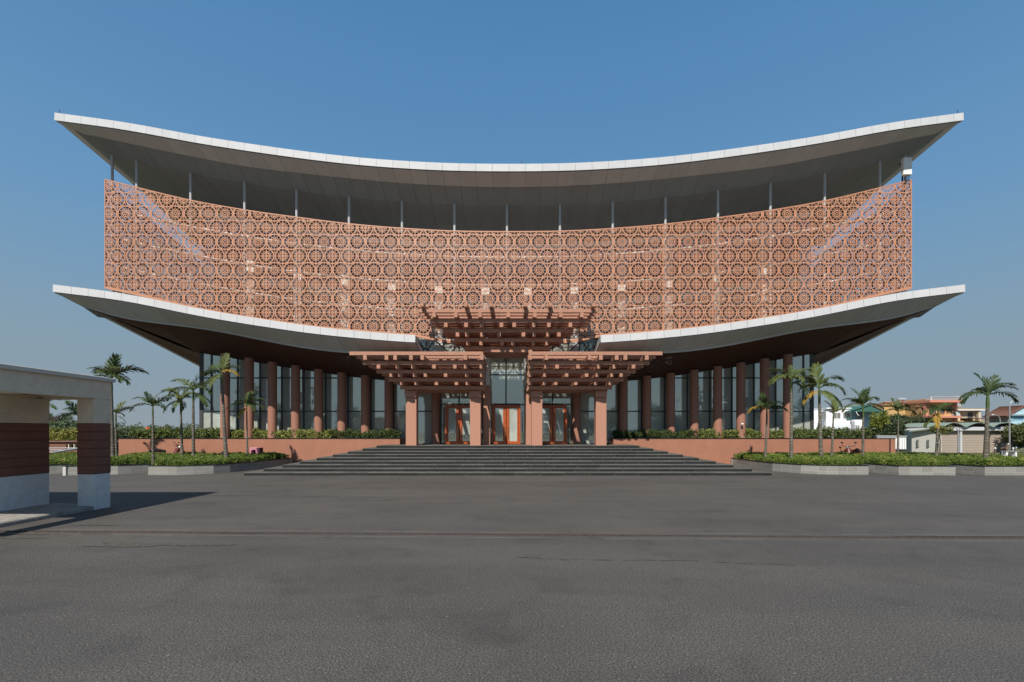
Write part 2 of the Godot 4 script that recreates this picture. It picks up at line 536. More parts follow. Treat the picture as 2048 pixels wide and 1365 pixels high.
func lower_roof():
	for sg in [-1.0, 1.0]:
		var x_in := 4.16 if sg < 0 else 4.07
		var xs0 := strip_points(low_top, 20.3)
		# joints measured from the tip inwards, so that the cut end gets the short panel
		var xs := [20.3]
		var x := 20.3
		while x > x_in + 0.5:
			var s := (crv(low_top, x - 0.3) - crv(low_top, x)) / 0.3
			x -= PANEL / sqrt(1.0 + s * s) * (1.12 if x > 20 else 1.0)
			if x > x_in + 0.2: xs.append(x)
		xs.append(x_in)
		xs.reverse()
		var core := G.new()
		var prev := []
		for xx in xs:
			var y := crv(low_top, xx)
			var c := [Vector3(sg * xx, y - 0.02, -LD - 0.04), Vector3(sg * xx, y - 0.27, -LD - 0.07), Vector3(sg * xx, crv(low_band, xx) + 0.04, -22.0), Vector3(sg * xx, minf(crv(low_band, xx) - 0.1, y - 0.9), -23.2), Vector3(sg * xx, minf(crv(low_band, xx) + 0.25, y - 0.62), -23.4), Vector3(sg * xx, y - 0.3, -22.0)]
			if prev.size():
				for k in c.size():
					var j: int = (k + 1) % c.size()
					if sg > 0: core.q(prev[k], prev[j], c[j], c[k])
					else: core.q(c[k], c[j], prev[j], prev[k])
			prev = c
		var roof := part(theatre, "lower_roof", core, M.roof_core)
		tag(roof, "lower canopy roof, %s half, brown slats beneath" % ("left" if sg < 0 else "right"))
		roof_panels(roof, low_top, xs, sg, LD, [[func(q): return crv(low_band, q), 22.0, 19.9]], 0.006)
		# cut end towards the middle
		var e := G.new()
		var ye := crv(low_top, x_in)
		var zc := [Vector3(0, ye - 0.01, -LD - 0.035), Vector3(0, ye - 0.32, -LD - 0.035), Vector3(0, crv(low_band, x_in), -22.0), Vector3(0, 4.25, -25.0), Vector3(0, ye - 0.75, -25.0), Vector3(0, ye - 0.3, -22.0)]
		for i in zc.size(): zc[i].x = sg * (x_in - 0.02)
		for i in range(1, zc.size() - 1):
			var th := Vector3(sg * 0.05, 0, 0)
			if sg < 0: e.t(zc[0], zc[i], zc[i + 1])
			else: e.t(zc[0], zc[i + 1], zc[i])
			if sg < 0: e.t(zc[0] + th, zc[i + 1] + th, zc[i] + th)
			else: e.t(zc[0] + th, zc[i] + th, zc[i + 1] + th)
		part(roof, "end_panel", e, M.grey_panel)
		# grey lip below the band, and the raking side trim
		var lip := G.new()
		for i in xs.size() - 1:
			var a := Vector3(sg * minf(xs[i], 19.9), 0, -22.012)
			var b := Vector3(sg * minf(xs[i + 1], 19.9), 0, -22.012)
			a.y = crv(low_band, absf(a.x))
			b.y = crv(low_band, absf(b.x))
			if a.is_equal_approx(b): continue
			var dn := Vector3(0, -0.07, -0.02)
			var bk := Vector3(0, -0.07, -0.14)
			if sg > 0:
				lip.q(a + dn, b + dn, b, a)
				lip.q(a + bk, b + bk, b + dn, a + dn)
			else:
				lip.q(b + dn, a + dn, a, b)
				lip.q(b + bk, a + bk, a + dn, b + dn)
		part(roof, "soffit_lip", lip, M.grey_panel)
		var trim := G.new()
		var side := func(d: float) -> Vector3: return Vector3(sg * 20.28, 7.93 - 0.2 * (d - LD), -d)
		var ds := [20.95, 22.0, 24.0, 26.5, 29.0, 31.5]
		for i in ds.size() - 1:
			var a: Vector3 = side.call(ds[i])
			var b: Vector3 = side.call(ds[i + 1])
			var upv := Vector3(0, 0.30, 0)
			var inn := Vector3(-sg * 0.22, -0.01, 0)
			trim.hexa([a, b, b + upv, a + upv, a + inn, b + inn, b + upv + inn, a + upv + inn] if sg > 0 else [b, a, a + upv, b + upv, b + inn, a + inn, a + upv + inn, b + upv + inn])
		part(roof, "side_trim", trim, M.grey_panel)
		# roof deck behind the front edge over the side wing
		var deck := G.new()
		for i in range(1, ds.size() - 1):
			var a: Vector3 = side.call(ds[i]) + Vector3(0, 0.3, 0)
			var b: Vector3 = side.call(ds[i + 1]) + Vector3(0, 0.3, 0)
			var ia := Vector3(sg * 12.0, a.y - 1.6, a.z)
			var ib := Vector3(sg * 12.0, b.y - 1.6, b.z)
			if sg > 0: deck.slab(a, b, ib, ia, 0.05)
			else: deck.slab(b, a, ia, ib, 0.05)
		part(roof, "roof_deck", deck, M.roof_core)
		# brown slatted soffit: slats run from the front edge back to the glass
		var slats := G.new()
		var back := G.new()
		var gc := Vector3(sg * 16.62, 5.90, -25.25)
		var step := 0.115
		var xk := x_in + 0.06
		while xk < 19.75:
			var f0 := Vector3(sg * xk, crv(low_band, xk) - 0.075, -22.16)
			var b0: Vector3
			if xk < 16.6: b0 = Vector3(sg * xk, crv(low_glass, xk) + 0.02, -25.15)
			else: b0 = f0.lerp(gc, clampf((19.85 - xk) / 3.25, 0.04, 1.0))
			var wv := Vector3(sg * 0.078, 0.012 * 0.078 * 10.0, 0)
			var th := Vector3(0, 0.035, 0)
			slats.hexa([f0 + wv, f0, b0, b0 + wv, f0 + wv + th, f0 + th, b0 + th, b0 + wv + th] if sg > 0 else [f0, f0 + wv, b0 + wv, b0, f0 + th, f0 + wv + th, b0 + wv + th, b0 + th])
			var wf := Vector3(sg * step, 0.014, 0)
			if sg > 0: back.q(f0 + wf + th * 1.1, f0 + th * 1.1, b0 + th * 1.1, b0 + wf + th * 1.1)
			else: back.q(f0 + th * 1.1, f0 + wf + th * 1.1, b0 + wf + th * 1.1, b0 + th * 1.1)
			xk += step
		var dd := 22.2
		while dd < 31.3:   # side wing: slats run from the raking edge in to the glass corner
			var s0: Vector3 = side.call(dd) + Vector3(-sg * 0.24, -0.03, 0)
			var t0: Vector3
			if dd < 25.3: t0 = s0.lerp(gc, clampf((dd - 22.1) / 3.15, 0.02, 1.0))
			else: t0 = Vector3(sg * 16.62, 5.90 - 0.12 * (dd - 25.25), -dd)
			var wv := Vector3(0, -0.016, -0.078)
			var th := Vector3(0, 0.035, 0)
			slats.hexa([s0, s0 + wv, t0 + wv, t0, s0 + th, s0 + wv + th, t0 + wv + th, t0 + th] if sg > 0 else [s0 + wv, s0, t0, t0 + wv, s0 + wv + th, s0 + th, t0 + th, t0 + wv + th])
			var wf := Vector3(0, -0.023, -step)
			if sg > 0: back.q(s0 + th * 1.1, s0 + wf + th * 1.1, t0 + wf + th * 1.1, t0 + th * 1.1)
			else: back.q(s0 + wf + th * 1.1, s0 + th * 1.1, t0 + th * 1.1, t0 + wf + th * 1.1)
			dd += step
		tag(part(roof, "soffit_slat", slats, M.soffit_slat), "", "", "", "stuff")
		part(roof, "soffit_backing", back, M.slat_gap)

# ---------- pierced screen ----------
const TW := 0.796
const TH := 1.361
const RB := 12.88      # height of one horizontal joint
const XA := -0.14      # middle of the medallion in the centre column

func ring_polys(out: Array, cx: float, cy: float, r0: float, r1: float, seg: int, a0 := 0.0, a1 := TAU):
	for i in seg:
		var p := a0 + (a1 - a0) * i / seg
		var q := a0 + (a1 - a0) * (i + 1) / seg
		out.append([PackedVector2Array([Vector2(cx + r0 * cos(p), cy + r0 * sin(p)), Vector2(cx + r1 * cos(p), cy + r1 * sin(p)), Vector2(cx + r1 * cos(q), cy + r1 * sin(q)), Vector2(cx + r0 * cos(q), cy + r0 * sin(q))]), 0.0, 10])

func bar_poly(out: Array, a: Vector2, b: Vector2, w: float, z: float):
	var s := (b - a).normalized().orthogonal() * w * 0.5
	out.append([PackedVector2Array([a - s, a + s, b + s, b - s]), z, 10])

func medallion(out: Array, cx: float, cy: float, a0: float, a1: float):
	var k := (a1 - a0) / TAU
	ring_polys(out, cx, cy, 0.340, 0.392, int(32 * k), a0, a1)
	ring_polys(out, cx, cy, 0.215, 0.234, int(24 * k), a0, a1)
	ring_polys(out, cx, cy, 0.128, 0.170, int(24 * k), a0, a1)
	ring_polys(out, cx, cy, 0.045, 0.080, int(16 * k), a0, a1)
	var add := func(cnt: int, off: float, r0: float, r1: float, w: float):
		for i in cnt:
			var a := off + TAU * i / cnt
			if k > 0.9 or (a > a0 + 0.05 and a < a1 - 0.05):
				var u := Vector2(cos(a), sin(a))
				bar_poly(out, Vector2(cx, cy) + u * r0, Vector2(cx, cy) + u * r1, w, 0.0)
	add.call(12, 0.0, 0.234, 0.340, 0.024)
	add.call(12, TAU / 24, 0.170, 0.215, 0.03)
	add.call(4, 0.0, 0.080, 0.128, 0.026)

func tile_polys() -> Array:   # one panel in its own plane, middle at the origin: [outline, how far behind the face, flags]
	var out := []
	medallion(out, 0, 0, 0, TAU)
	var w := TW / 2
	var h := TH / 2
	medallion(out, w, h, PI, PI * 1.5)
	medallion(out, -w, h, PI * 1.5, TAU)
	medallion(out, w, -h, PI / 2, PI)
	medallion(out, -w, -h, 0, PI / 2)
	var z := 0.004
	for s in [-1.0, 1.0]:
		out.append([PackedVector2Array([Vector2(s * w - (0.021 if s > 0 else -0.002), -h + 0.002), Vector2(s * w - (0.002 if s > 0 else -0.021), -h + 0.002), Vector2(s * w - (0.002 if s > 0 else -0.021), h - 0.002), Vector2(s * w - (0.021 if s > 0 else -0.002), h - 0.002)]), z, 10])
		out.append([PackedVector2Array([Vector2(-w + 0.022, s * h - (0.016 if s > 0 else -0.002)), Vector2(w - 0.022, s * h - (0.016 if s > 0 else -0.002)), Vector2(w - 0.022, s * h - (0.002 if s > 0 else -0.016)), Vector2(-w + 0.022, s * h - (0.002 if s > 0 else -0.016))]), z, 10])
		# small stems in the three-cornered gaps
		bar_poly(out, Vector2(0, s * 0.40), Vector2(0, s * 0.50), 0.024, z)
		bar_poly(out, Vector2(0, s * 0.515), Vector2(-0.09, s * 0.60), 0.02, z)
		bar_poly(out, Vector2(0, s * 0.515), Vector2(0.09, s * 0.60), 0.02, z)
	return out

func clip_half(p: PackedVector2Array, nrm: Vector2, c: float) -> PackedVector2Array:   # keeps what lies on the side nrm.p <= c
	var r := PackedVector2Array()
	for i in p.size():
		var a := p[i]
		var b := p[(i + 1) % p.size()]
		var da := nrm.dot(a) - c
		var db := nrm.dot(b) - c
		if da <= 0: r.append(a)
		if da * db < 0: r.append(a.lerp(b, da / (da - db)))
	return r

func sheet(polys: Array, cuts: Array) -> G:
	var g := G.new()
	var th := 0.012
	for e in polys:
		var p: PackedVector2Array = e[0]
		for c in cuts:
			p = clip_half(p, c[0], c[1])
			if p.size() < 3: break
		if p.size() < 3: continue
		var z0: float = -e[1]
		var z1: float = z0 - th + e[1] * 0.5
		var a := Vector3(p[0].x, p[0].y, z0)
		for i in range(1, p.size() - 1):
			g.t(a, Vector3(p[i].x, p[i].y, z0), Vector3(p[i + 1].x, p[i + 1].y, z0))
			g.t(Vector3(p[0].x, p[0].y, z1), Vector3(p[i + 1].x, p[i + 1].y, z1), Vector3(p[i].x, p[i].y, z1))
		for i in p.size():
			var b := p[i]
			var c := p[(i + 1) % p.size()]
			if p.size() == 4 and (i & 1) == 0 and e[2] == 10: continue   # ends of a piece butt against the next
			g.q(Vector3(b.x, b.y, z0), Vector3(b.x, b.y, z1), Vector3(c.x, c.y, z1), Vector3(c.x, c.y, z0))
	return g

func screen():
	var polys := tile_polys()
	var full := sheet(polys, []).mesh()
	var root := part(theatre, "pierced_screen", G.new(), M.screen_paint)
	tag(root, "terracotta metal screen pierced with a lattice of circles")
	var xl := XA - 24.25 * TW
	var xr := XA + 24.5 * TW
	for i in 49:
		var xc := XA + (i - 24) * TW
		for j in range(-2, 9):
			var yc := RB + 0.5 * TH - j * TH + 1 * TH
			var x0 := maxf(xc - TW / 2, xl)
			var x1 := xc + TW / 2
			var t0 := crv(scr_top, x0) - 0.03 - yc
			var t1 := crv(scr_top, x1) - 0.03 - yc
			var b0 := crv(scr_bot, x0) + 0.06 - yc
			var b1 := crv(scr_bot, x1) + 0.06 - yc
			if maxf(b0, b1) > TH / 2 or maxf(t0, t1) < -TH / 2: continue
			var cuts := []
			if minf(t0, t1) < TH / 2:
				var nv := Vector2(-(t1 - t0), x1 - x0).normalized()
				cuts.append([nv, nv.dot(Vector2(x0 - xc, t0))])
			if maxf(b0, b1) > -TH / 2:
				var nv := -Vector2(-(b1 - b0), x1 - x0).normalized()
				cuts.append([nv, nv.dot(Vector2(x0 - xc, b0))])
			if i == 0: cuts.append([Vector2(-1, 0), 0.25 * TW - 0.02])
			var ms: ArrayMesh = full if cuts.is_empty() else sheet(polys, cuts).mesh()
			if ms.get_surface_count() == 0: continue
			part(root, "screen_panel", ms, pick("screen_paint"), Vector3(xc, yc, -SD))
	# border strips
	for e in [[scr_top, -0.05, 0.0, "top_border"], [scr_bot, -0.02, 0.10, "bottom_border"]]:
		var g := G.new()
		for i in 49:
			var x0 := maxf(XA + (i - 24.5) * TW, xl)
			var x1 := XA + (i - 23.5) * TW
			var ya := crv(e[0], x0)
			var yb := crv(e[0], x1)
			var zf := -SD + 0.006
			g.hexa([Vector3(x0, ya + e[1], zf), Vector3(x1, yb + e[1], zf), Vector3(x1, yb + e[2], zf), Vector3(x0, ya + e[2], zf),
				Vector3(x0, ya + e[1], zf - 0.06), Vector3(x1, yb + e[1], zf - 0.06), Vector3(x1, yb + e[2], zf - 0.06), Vector3(x0, ya + e[2], zf - 0.06)])
		part(root, e[3], g, M.screen_paint)
	var ed := G.new()
	for x in [xl, xr]: ed.box(x - 0.02, x + 0.02, crv(scr_bot, x), crv(scr_top, x), -SD + 0.008, -SD - 0.07)
	part(root, "end_border", ed, M.screen_paint)
	# returns at both ends, seen from inside through the front
	for sg in [-1.0, 1.0]:
		var x: float = xl - 0.03 if sg < 0 else xr + 0.03
		for i in 9:
			var dc := SD + 0.1 + (i + 0.5) * TW
			for j in range(-2, 9):
				var yc := RB + 1.5 * TH - j * TH
				var top := func(d): return 13.80 - 0.21 * (d - SD) - yc
				var bot := func(d): return 8.62 - 0.10 * (d - SD) - yc
				var d0 := dc - TW / 2
				var d1 := dc + TW / 2
				if bot.call(d0) > TH / 2 or top.call(d0) < -TH / 2: continue
				var s := 1.0 if sg < 0 else -1.0    # panel x runs away from the camera on the left side
				var cuts := []
				var a := [-TW / 2, TW / 2]
				var td := [top.call(d0), top.call(d1)] if s > 0 else [top.call(d1), top.call(d0)]
				var bd := [bot.call(d0), bot.call(d1)] if s > 0 else [bot.call(d1), bot.call(d0)]
				if minf(td[0], td[1]) < TH / 2:
					var nv := Vector2(-(td[1] - td[0]), TW).normalized()
					cuts.append([nv, nv.dot(Vector2(a[0], td[0]))])
				if maxf(bd[0], bd[1]) > -TH / 2:
					var nv := -Vector2(-(bd[1] - bd[0]), TW).normalized()
					cuts.append([nv, nv.dot(Vector2(a[0], bd[0]))])
				var ms: ArrayMesh = full if cuts.is_empty() else sheet(polys, cuts).mesh()
				if ms.get_surface_count() == 0: continue
				var o := part(root, "side_screen_panel", ms, M.screen_paint, Vector3(x, yc, -dc))
				o.rotation.y = PI / 2 if s > 0 else -PI / 2
	for sg in [-1.0, 1.0]:   # steel grid that stiffens the returns
		var fr := G.new()
		var x: float = xl + 0.16 if sg < 0 else xr - 0.16
		for k in 19:
			var d := SD + 0.25 + k * TW * 0.5
			var a := Vector3(x, 8.72 - 0.10 * (d - SD), -d)
			var b := Vector3(x, 13.7 - 0.21 * (d - SD), -d)
			fr.tube([a, b], 0.035, 5)
		for k in 9:
			var y0 := 8.8 + k * 0.62
			var d0 := SD + 0.2
			var d1 := SD + 7.2
			fr.tube([Vector3(x, y0, -d0), Vector3(x, y0 - 0.10 * 7.0, -d1)], 0.04, 5)
		part(root, "return_frame", fr, M.dark_steel)
	# white maintenance rails and the dark steel that carries the screen
	for k in 4:
		var g := G.new()
		var pts := []
		for i in 41:
			var x := lerpf(xl + 0.1, xr - 0.1, i / 40.0)
			pts.append(Vector3(x, 10.31 - k * 1.38 + 0.0062 * x * x, -23.25))
		for i in 40:
			var a: Vector3 = pts[i]
			var b: Vector3 = pts[i + 1]
			if b.y < crv(scr_bot, b.x): continue
			g.hexa([a, b, b + Vector3(0, 0.06, 0), a + Vector3(0, 0.06, 0), a + Vector3(0, 0, -0.35), b + Vector3(0, 0, -0.35), b + Vector3(0, 0.06, -0.35), a + Vector3(0, 0.06, -0.35)])
		part(root, "walkway_rail", g, M.white_wall)
	var st := G.new()
	for i in 32:
		var x0 := lerpf(xl + 0.4, xr - 0.4, i / 32.0)
		var x1 := lerpf(xl + 0.4, xr - 0.4, (i + 1) / 32.0)
		var a := Vector3(x0, crv(scr_bot, x0) + 0.02, -22.74)
		var b := Vector3(x1, crv(scr_bot, x1) + 0.02, -22.74)
		var c := Vector3((x0 + x1) / 2, (a.y + b.y) / 2 - 0.35, -24.2)
		st.tube([a, c], 0.03, 6)
		st.tube([c, b], 0.03, 6)
		st.tube([a, b], 0.025, 6)
		st.tube([c, c + Vector3(x1 - x0, b.y - a.y, 0)], 0.03, 6)
		for yy in [0.0, 1.36, 2.72]:
			var cc: float = a.y + 0.7 + yy
			st.tube([Vector3(x0, cc, -22.7), Vector3(x1, cc + b.y - a.y, -22.7)], 0.02, 5)
	part(root, "screen_frame", st, M.dark_steel)
	# thin posts that carry the upper roof
	for px in [224, 273, 381, 489, 593, 698, 804, 909, 1014, 1120, 1225.5, 1331, 1436, 1541, 1649.5, 1760, 1811]:
		var x := PX(px, 22.85)
		var g := G.new()
		g.tube([Vector3(x, crv(scr_bot, x) - 0.2, -22.85), Vector3(x, crv(up_post, x) + 0.02, -22.85)], 0.062 if px != 1811 else 0.05, 10)
		part(theatre, "roof_post", g, M.post_steel)

# ---------- glazed storeys ----------
const GD := 25.15

func glazing():
	var x0 := -16.55
	var x1 := 16.30
	# lower front glass: panes between mullions
	var cols := [450, 498, 544.5, 591, 637, 683.5, 730.5, 777.5, 871.5, 1153, 1247, 1294, 1341.5, 1388.5, 1435.5, 1482, 1529.5, 1576]
	var mx := [x0 + 0.09, PX(423, GD)]
	for px in cols:
		var d: float = 24.8 - 0.5 * pow(PX(px, 24.8) / 14.8, 2)
		var x := PX(px, d)
		var g := G.new()
		var top := crv(low_glass, x) + 0.12 if absf(x) > 4.1 else 4.6
		if absf(x) < 4.1: top = 5.6
		var prof := [Vector3(x, 1.0, -d), Vector3(x, top, -d)]
		g.tube(prof, 0.222, 28)
		var c := part(theatre, "round_column", g, M.column_paint)
		if px == 1482.0:
			var lamp := G.new()
			lamp.ball(Vector3(x - 0.1, PY(849, d), -d + 0.36), Vector3(0.07, 0.05, 0.09), 8, 5)
			lamp.tube([Vector3(x - 0.1, PY(853, d), -d + 0.33), Vector3(x - 0.1, PY(857, d), -d + 0.2)], 0.02, 6)
			part(c, "floodlight", lamp, M.white_wall)
		mx.append(x + (0.16 if x < 0 else -0.16))
	mx.append(PX(1607, GD))
	mx.append(x1 - 0.09)
	mx.append_array([PX(813, GD), PX(1012, GD), PX(966, GD), PX(1058, GD), PX(1205, GD), PX(918, GD), PX(1105, GD)])
	mx.sort()
	var upper := [-13.7, -11.2, -8.7, -6.21, -3.72, -1.25, 1.0, 3.47, 5.96, 8.45, 10.95, 13.45]
	var wall := part(theatre, "glass_wall", G.new(), M.mullion)
	tag(wall, "lower glass front behind the round columns")
	for x in mx:
		var g := G.new()
		var top := (crv(low_glass, x) if absf(x) > 4.1 else 6.4)
		var w := 0.09 if x < x0 + 0.2 or x > x1 - 0.2 else 0.035
		g.box(x - w, x + w, 1.05, top, -GD + 0.05, -GD - 0.12)
		part(wall, "mullion", g, M.mullion)
	for i in mx.size() - 1:
		var a: float = mx[i]
		var b: float = mx[i + 1]
		var mid := (a + b) / 2
		var levels := [1.05, PY(823.3, GD), PY(756.5, GD)]
		var tl := crv(low_glass, a) if absf(mid) > 4.1 else 6.4
		var tr := crv(low_glass, b) if absf(mid) > 4.1 else 6.4
		if absf(mid) < 4.0: levels = [1.05, 3.15, 4.75]
		for k in 3:
			var y0: float = levels[k]
			if y0 > minf(tl, tr): continue
			var ya: float = tl if k == 2 or levels[k + 1] > minf(tl, tr) else levels[k + 1]
			var yb: float = tr if k == 2 or levels[k + 1] > minf(tl, tr) else levels[k + 1]
			var p := G.new()
			p.slab(Vector3(a, y0, -GD), Vector3(b, y0, -GD), Vector3(b, yb, -GD), Vector3(a, ya, -GD), 0.012)
			part(wall, "pane", p, M.glass)
		var tr_ := G.new()
		for k in [1, 2]:
			if levels[k] < minf(tl, tr): tr_.box(a + 0.036, b - 0.036, levels[k] - 0.03, levels[k] + 0.03, -GD + 0.04, -GD - 0.1)
		if tr_.v.size(): part(wall, "transom", tr_, M.mullion)
	var kerb := G.new()
	kerb.box(x0, x1, 1.02, 1.09, -GD + 0.08, -GD - 0.15)
	part(wall, "sill_kerb", kerb, M.concrete)
	# side glass running back at both ends
	for x in [x0, x1]:
		var p := G.new()
		p.box(x - 0.006, x + 0.006, 1.05, 5.6, -GD - 0.1, -32.0)
		part(wall, "pane", p, M.glass)
		for d in [27.0, 29.0, 31.0]:
			var g := G.new()
			g.box(x - 0.04, x + 0.04, 1.05, 5.6, -d, -d - 0.08)
			part(wall, "mullion", g, M.mullion)
	# upper storey: glass, ribs, white pilasters, pale beam
	var up := part(theatre, "upper_storey", G.new(), M.mullion)
	tag(up, "glazed upper storey behind the pierced screen")
	var bandy := func(x: float) -> float: return 11.48 + 0.0068 * x * x
	var ed := [x0]
	for i in upper.size(): ed.append(upper[i])
	ed.append(x1)
	for i in ed.size() - 1:
		var a: float = ed[i]
		var b: float = ed[i + 1]
		var y0 := crv(low_glass, (a + b) / 2) + 0.15 if absf((a + b) / 2) > 4.1 else 6.45
		var p := G.new()
		p.slab(Vector3(a, y0, -GD - 0.2), Vector3(b, y0, -GD - 0.2), Vector3(b, bandy.call(b), -GD - 0.2), Vector3(a, bandy.call(a), -GD - 0.2), 0.012)
		part(up, "pane", p, M.dark_glass)
		var bm := G.new()
		bm.slab(Vector3(a, bandy.call(a), -GD - 0.02), Vector3(b, bandy.call(b), -GD - 0.02), Vector3(b, bandy.call(b) + 0.24, -GD - 0.02), Vector3(a, bandy.call(a) + 0.24, -GD - 0.02), 0.35)
		part(up, "beam", bm, M.white_wall)
		var rib := G.new()
		for k in range(1, 4):
			var x := lerpf(a, b, k / 4.0)
			rib.box(x - 0.025, x + 0.025, y0, bandy.call(x), -GD - 0.12, -GD - 0.3)
		for yy in [7.6, 9.6]:
			rib.box(a + 0.2, b - 0.2, yy + 0.0060 * a * a, yy + 0.05 + 0.0060 * a * a, -GD - 0.13, -GD - 0.28)
		part(up, "mullion", rib, M.mullion)
	for x in upper:
		var g := G.new()
		var y0 := crv(low_glass, x) + 0.1 if absf(x) > 4.1 else 4.0
		g.box(x - 0.20, x + 0.20, y0, bandy.call(x) + 0.2, -GD + 0.3, -GD - 0.1)
		part(up, "pilaster", g, M.pilaster_white)
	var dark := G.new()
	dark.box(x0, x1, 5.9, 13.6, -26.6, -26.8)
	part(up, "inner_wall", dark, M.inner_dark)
	# foyer behind the lower glass
	var f := G.new()
	f.box(x0, x1, 1.0, 6.2, -33.0, -33.2)
	var room := part(theatre, "foyer", f, M.inner_wall)
	var cl := G.new()
	cl.box(x0 + 0.1, x1 - 0.1, 6.0, 6.1, -GD - 0.5, -33.0)
	part(room, "ceiling", cl, M.inner_wall)
	var fl := G.new()
	fl.box(x0, x1, 0.9, 1.03, -GD - 0.16, -33.0)
	part(room, "floor", fl, M.inner_wall)
	var mz := G.new()
	mz.box(PX(1436, 27), x1 - 0.1, PY(807, 27), PY(795, 27), -27.0, -32.9)
	mz.box(x0 + 0.1, PX(800, 27), PY(832, 27), PY(823, 27), -27.5, -32.9)
	part(room, "gallery_slab", mz, M.white_wall)
	var sw := G.new()   # stairs seen through the right-hand glass
	var fl1 := func(xa, ya, xb, yb, hh, d):
		var a := W(xa, ya, d)
		var b := W(xb, yb, d)
		var u := Vector3(0, hh, 0)
		sw.hexa([a, b, b + u, a + u, a + Vector3(0, 0, -1.4), b + Vector3(0, 0, -1.4), b + u + Vector3(0, 0, -1.4), a + u + Vector3(0, 0, -1.4)])
	fl1.call(1226, 888, 1422, 812, 0.42, 26.4)
	fl1.call(1422, 810, 1437, 810, 0.42, 26.4)
	fl1.call(1330, 818, 1225, 762, 0.35, 28.6)
	part(room, "stair_flight", sw, M.white_wall)
	var rl := G.new()
	for k in 14:
		var a := W(lerpf(1232, 1424, k / 13.0), lerpf(872, 799, k / 13.0), 26.5)
		rl.box(a.x - 0.03, a.x + 0.03, a.y, a.y + 0.75, a.z - 0.03, a.z + 0.03)
		if k < 13:
			var b := W(lerpf(1232, 1424, (k + 1) / 13.0), lerpf(872, 799, (k + 1) / 13.0), 26.5)
			for yy in [0.2, 0.7]: rl.hexa([a + Vector3(0, yy, 0.03), b + Vector3(0, yy, 0.03), b + Vector3(0, yy + 0.08, 0.03), a + Vector3(0, yy + 0.08, 0.03), a + Vector3(0, yy, -0.03), b + Vector3(0, yy, -0.03), b + Vector3(0, yy + 0.08, -0.03), a + Vector3(0, yy + 0.08, -0.03)])
	part(room, "stair_railing", rl, M.dark_steel)
	var bd := G.new()
	for e in [[960, 975, 845, 880], [1045, 1060, 830, 875], [1120, 1140, 828, 862], [1160, 1190, 828, 860], [560, 580, 838, 880], [604, 618, 838, 880]]:
		bd.box(PX(e[0], 26.5), PX(e[1], 26.5), PY(e[3], 26.5), PY(e[2], 26.5), -26.5, -26.54)
	part(room, "notice_board", bd, M.inner_dark)
	var bo := G.new()
	bo.box(-9.4, 9.4, 5.95, 6.4, -GD - 0.45, -GD - 0.6)
	part(room, "bulkhead", bo, M.white_wall)

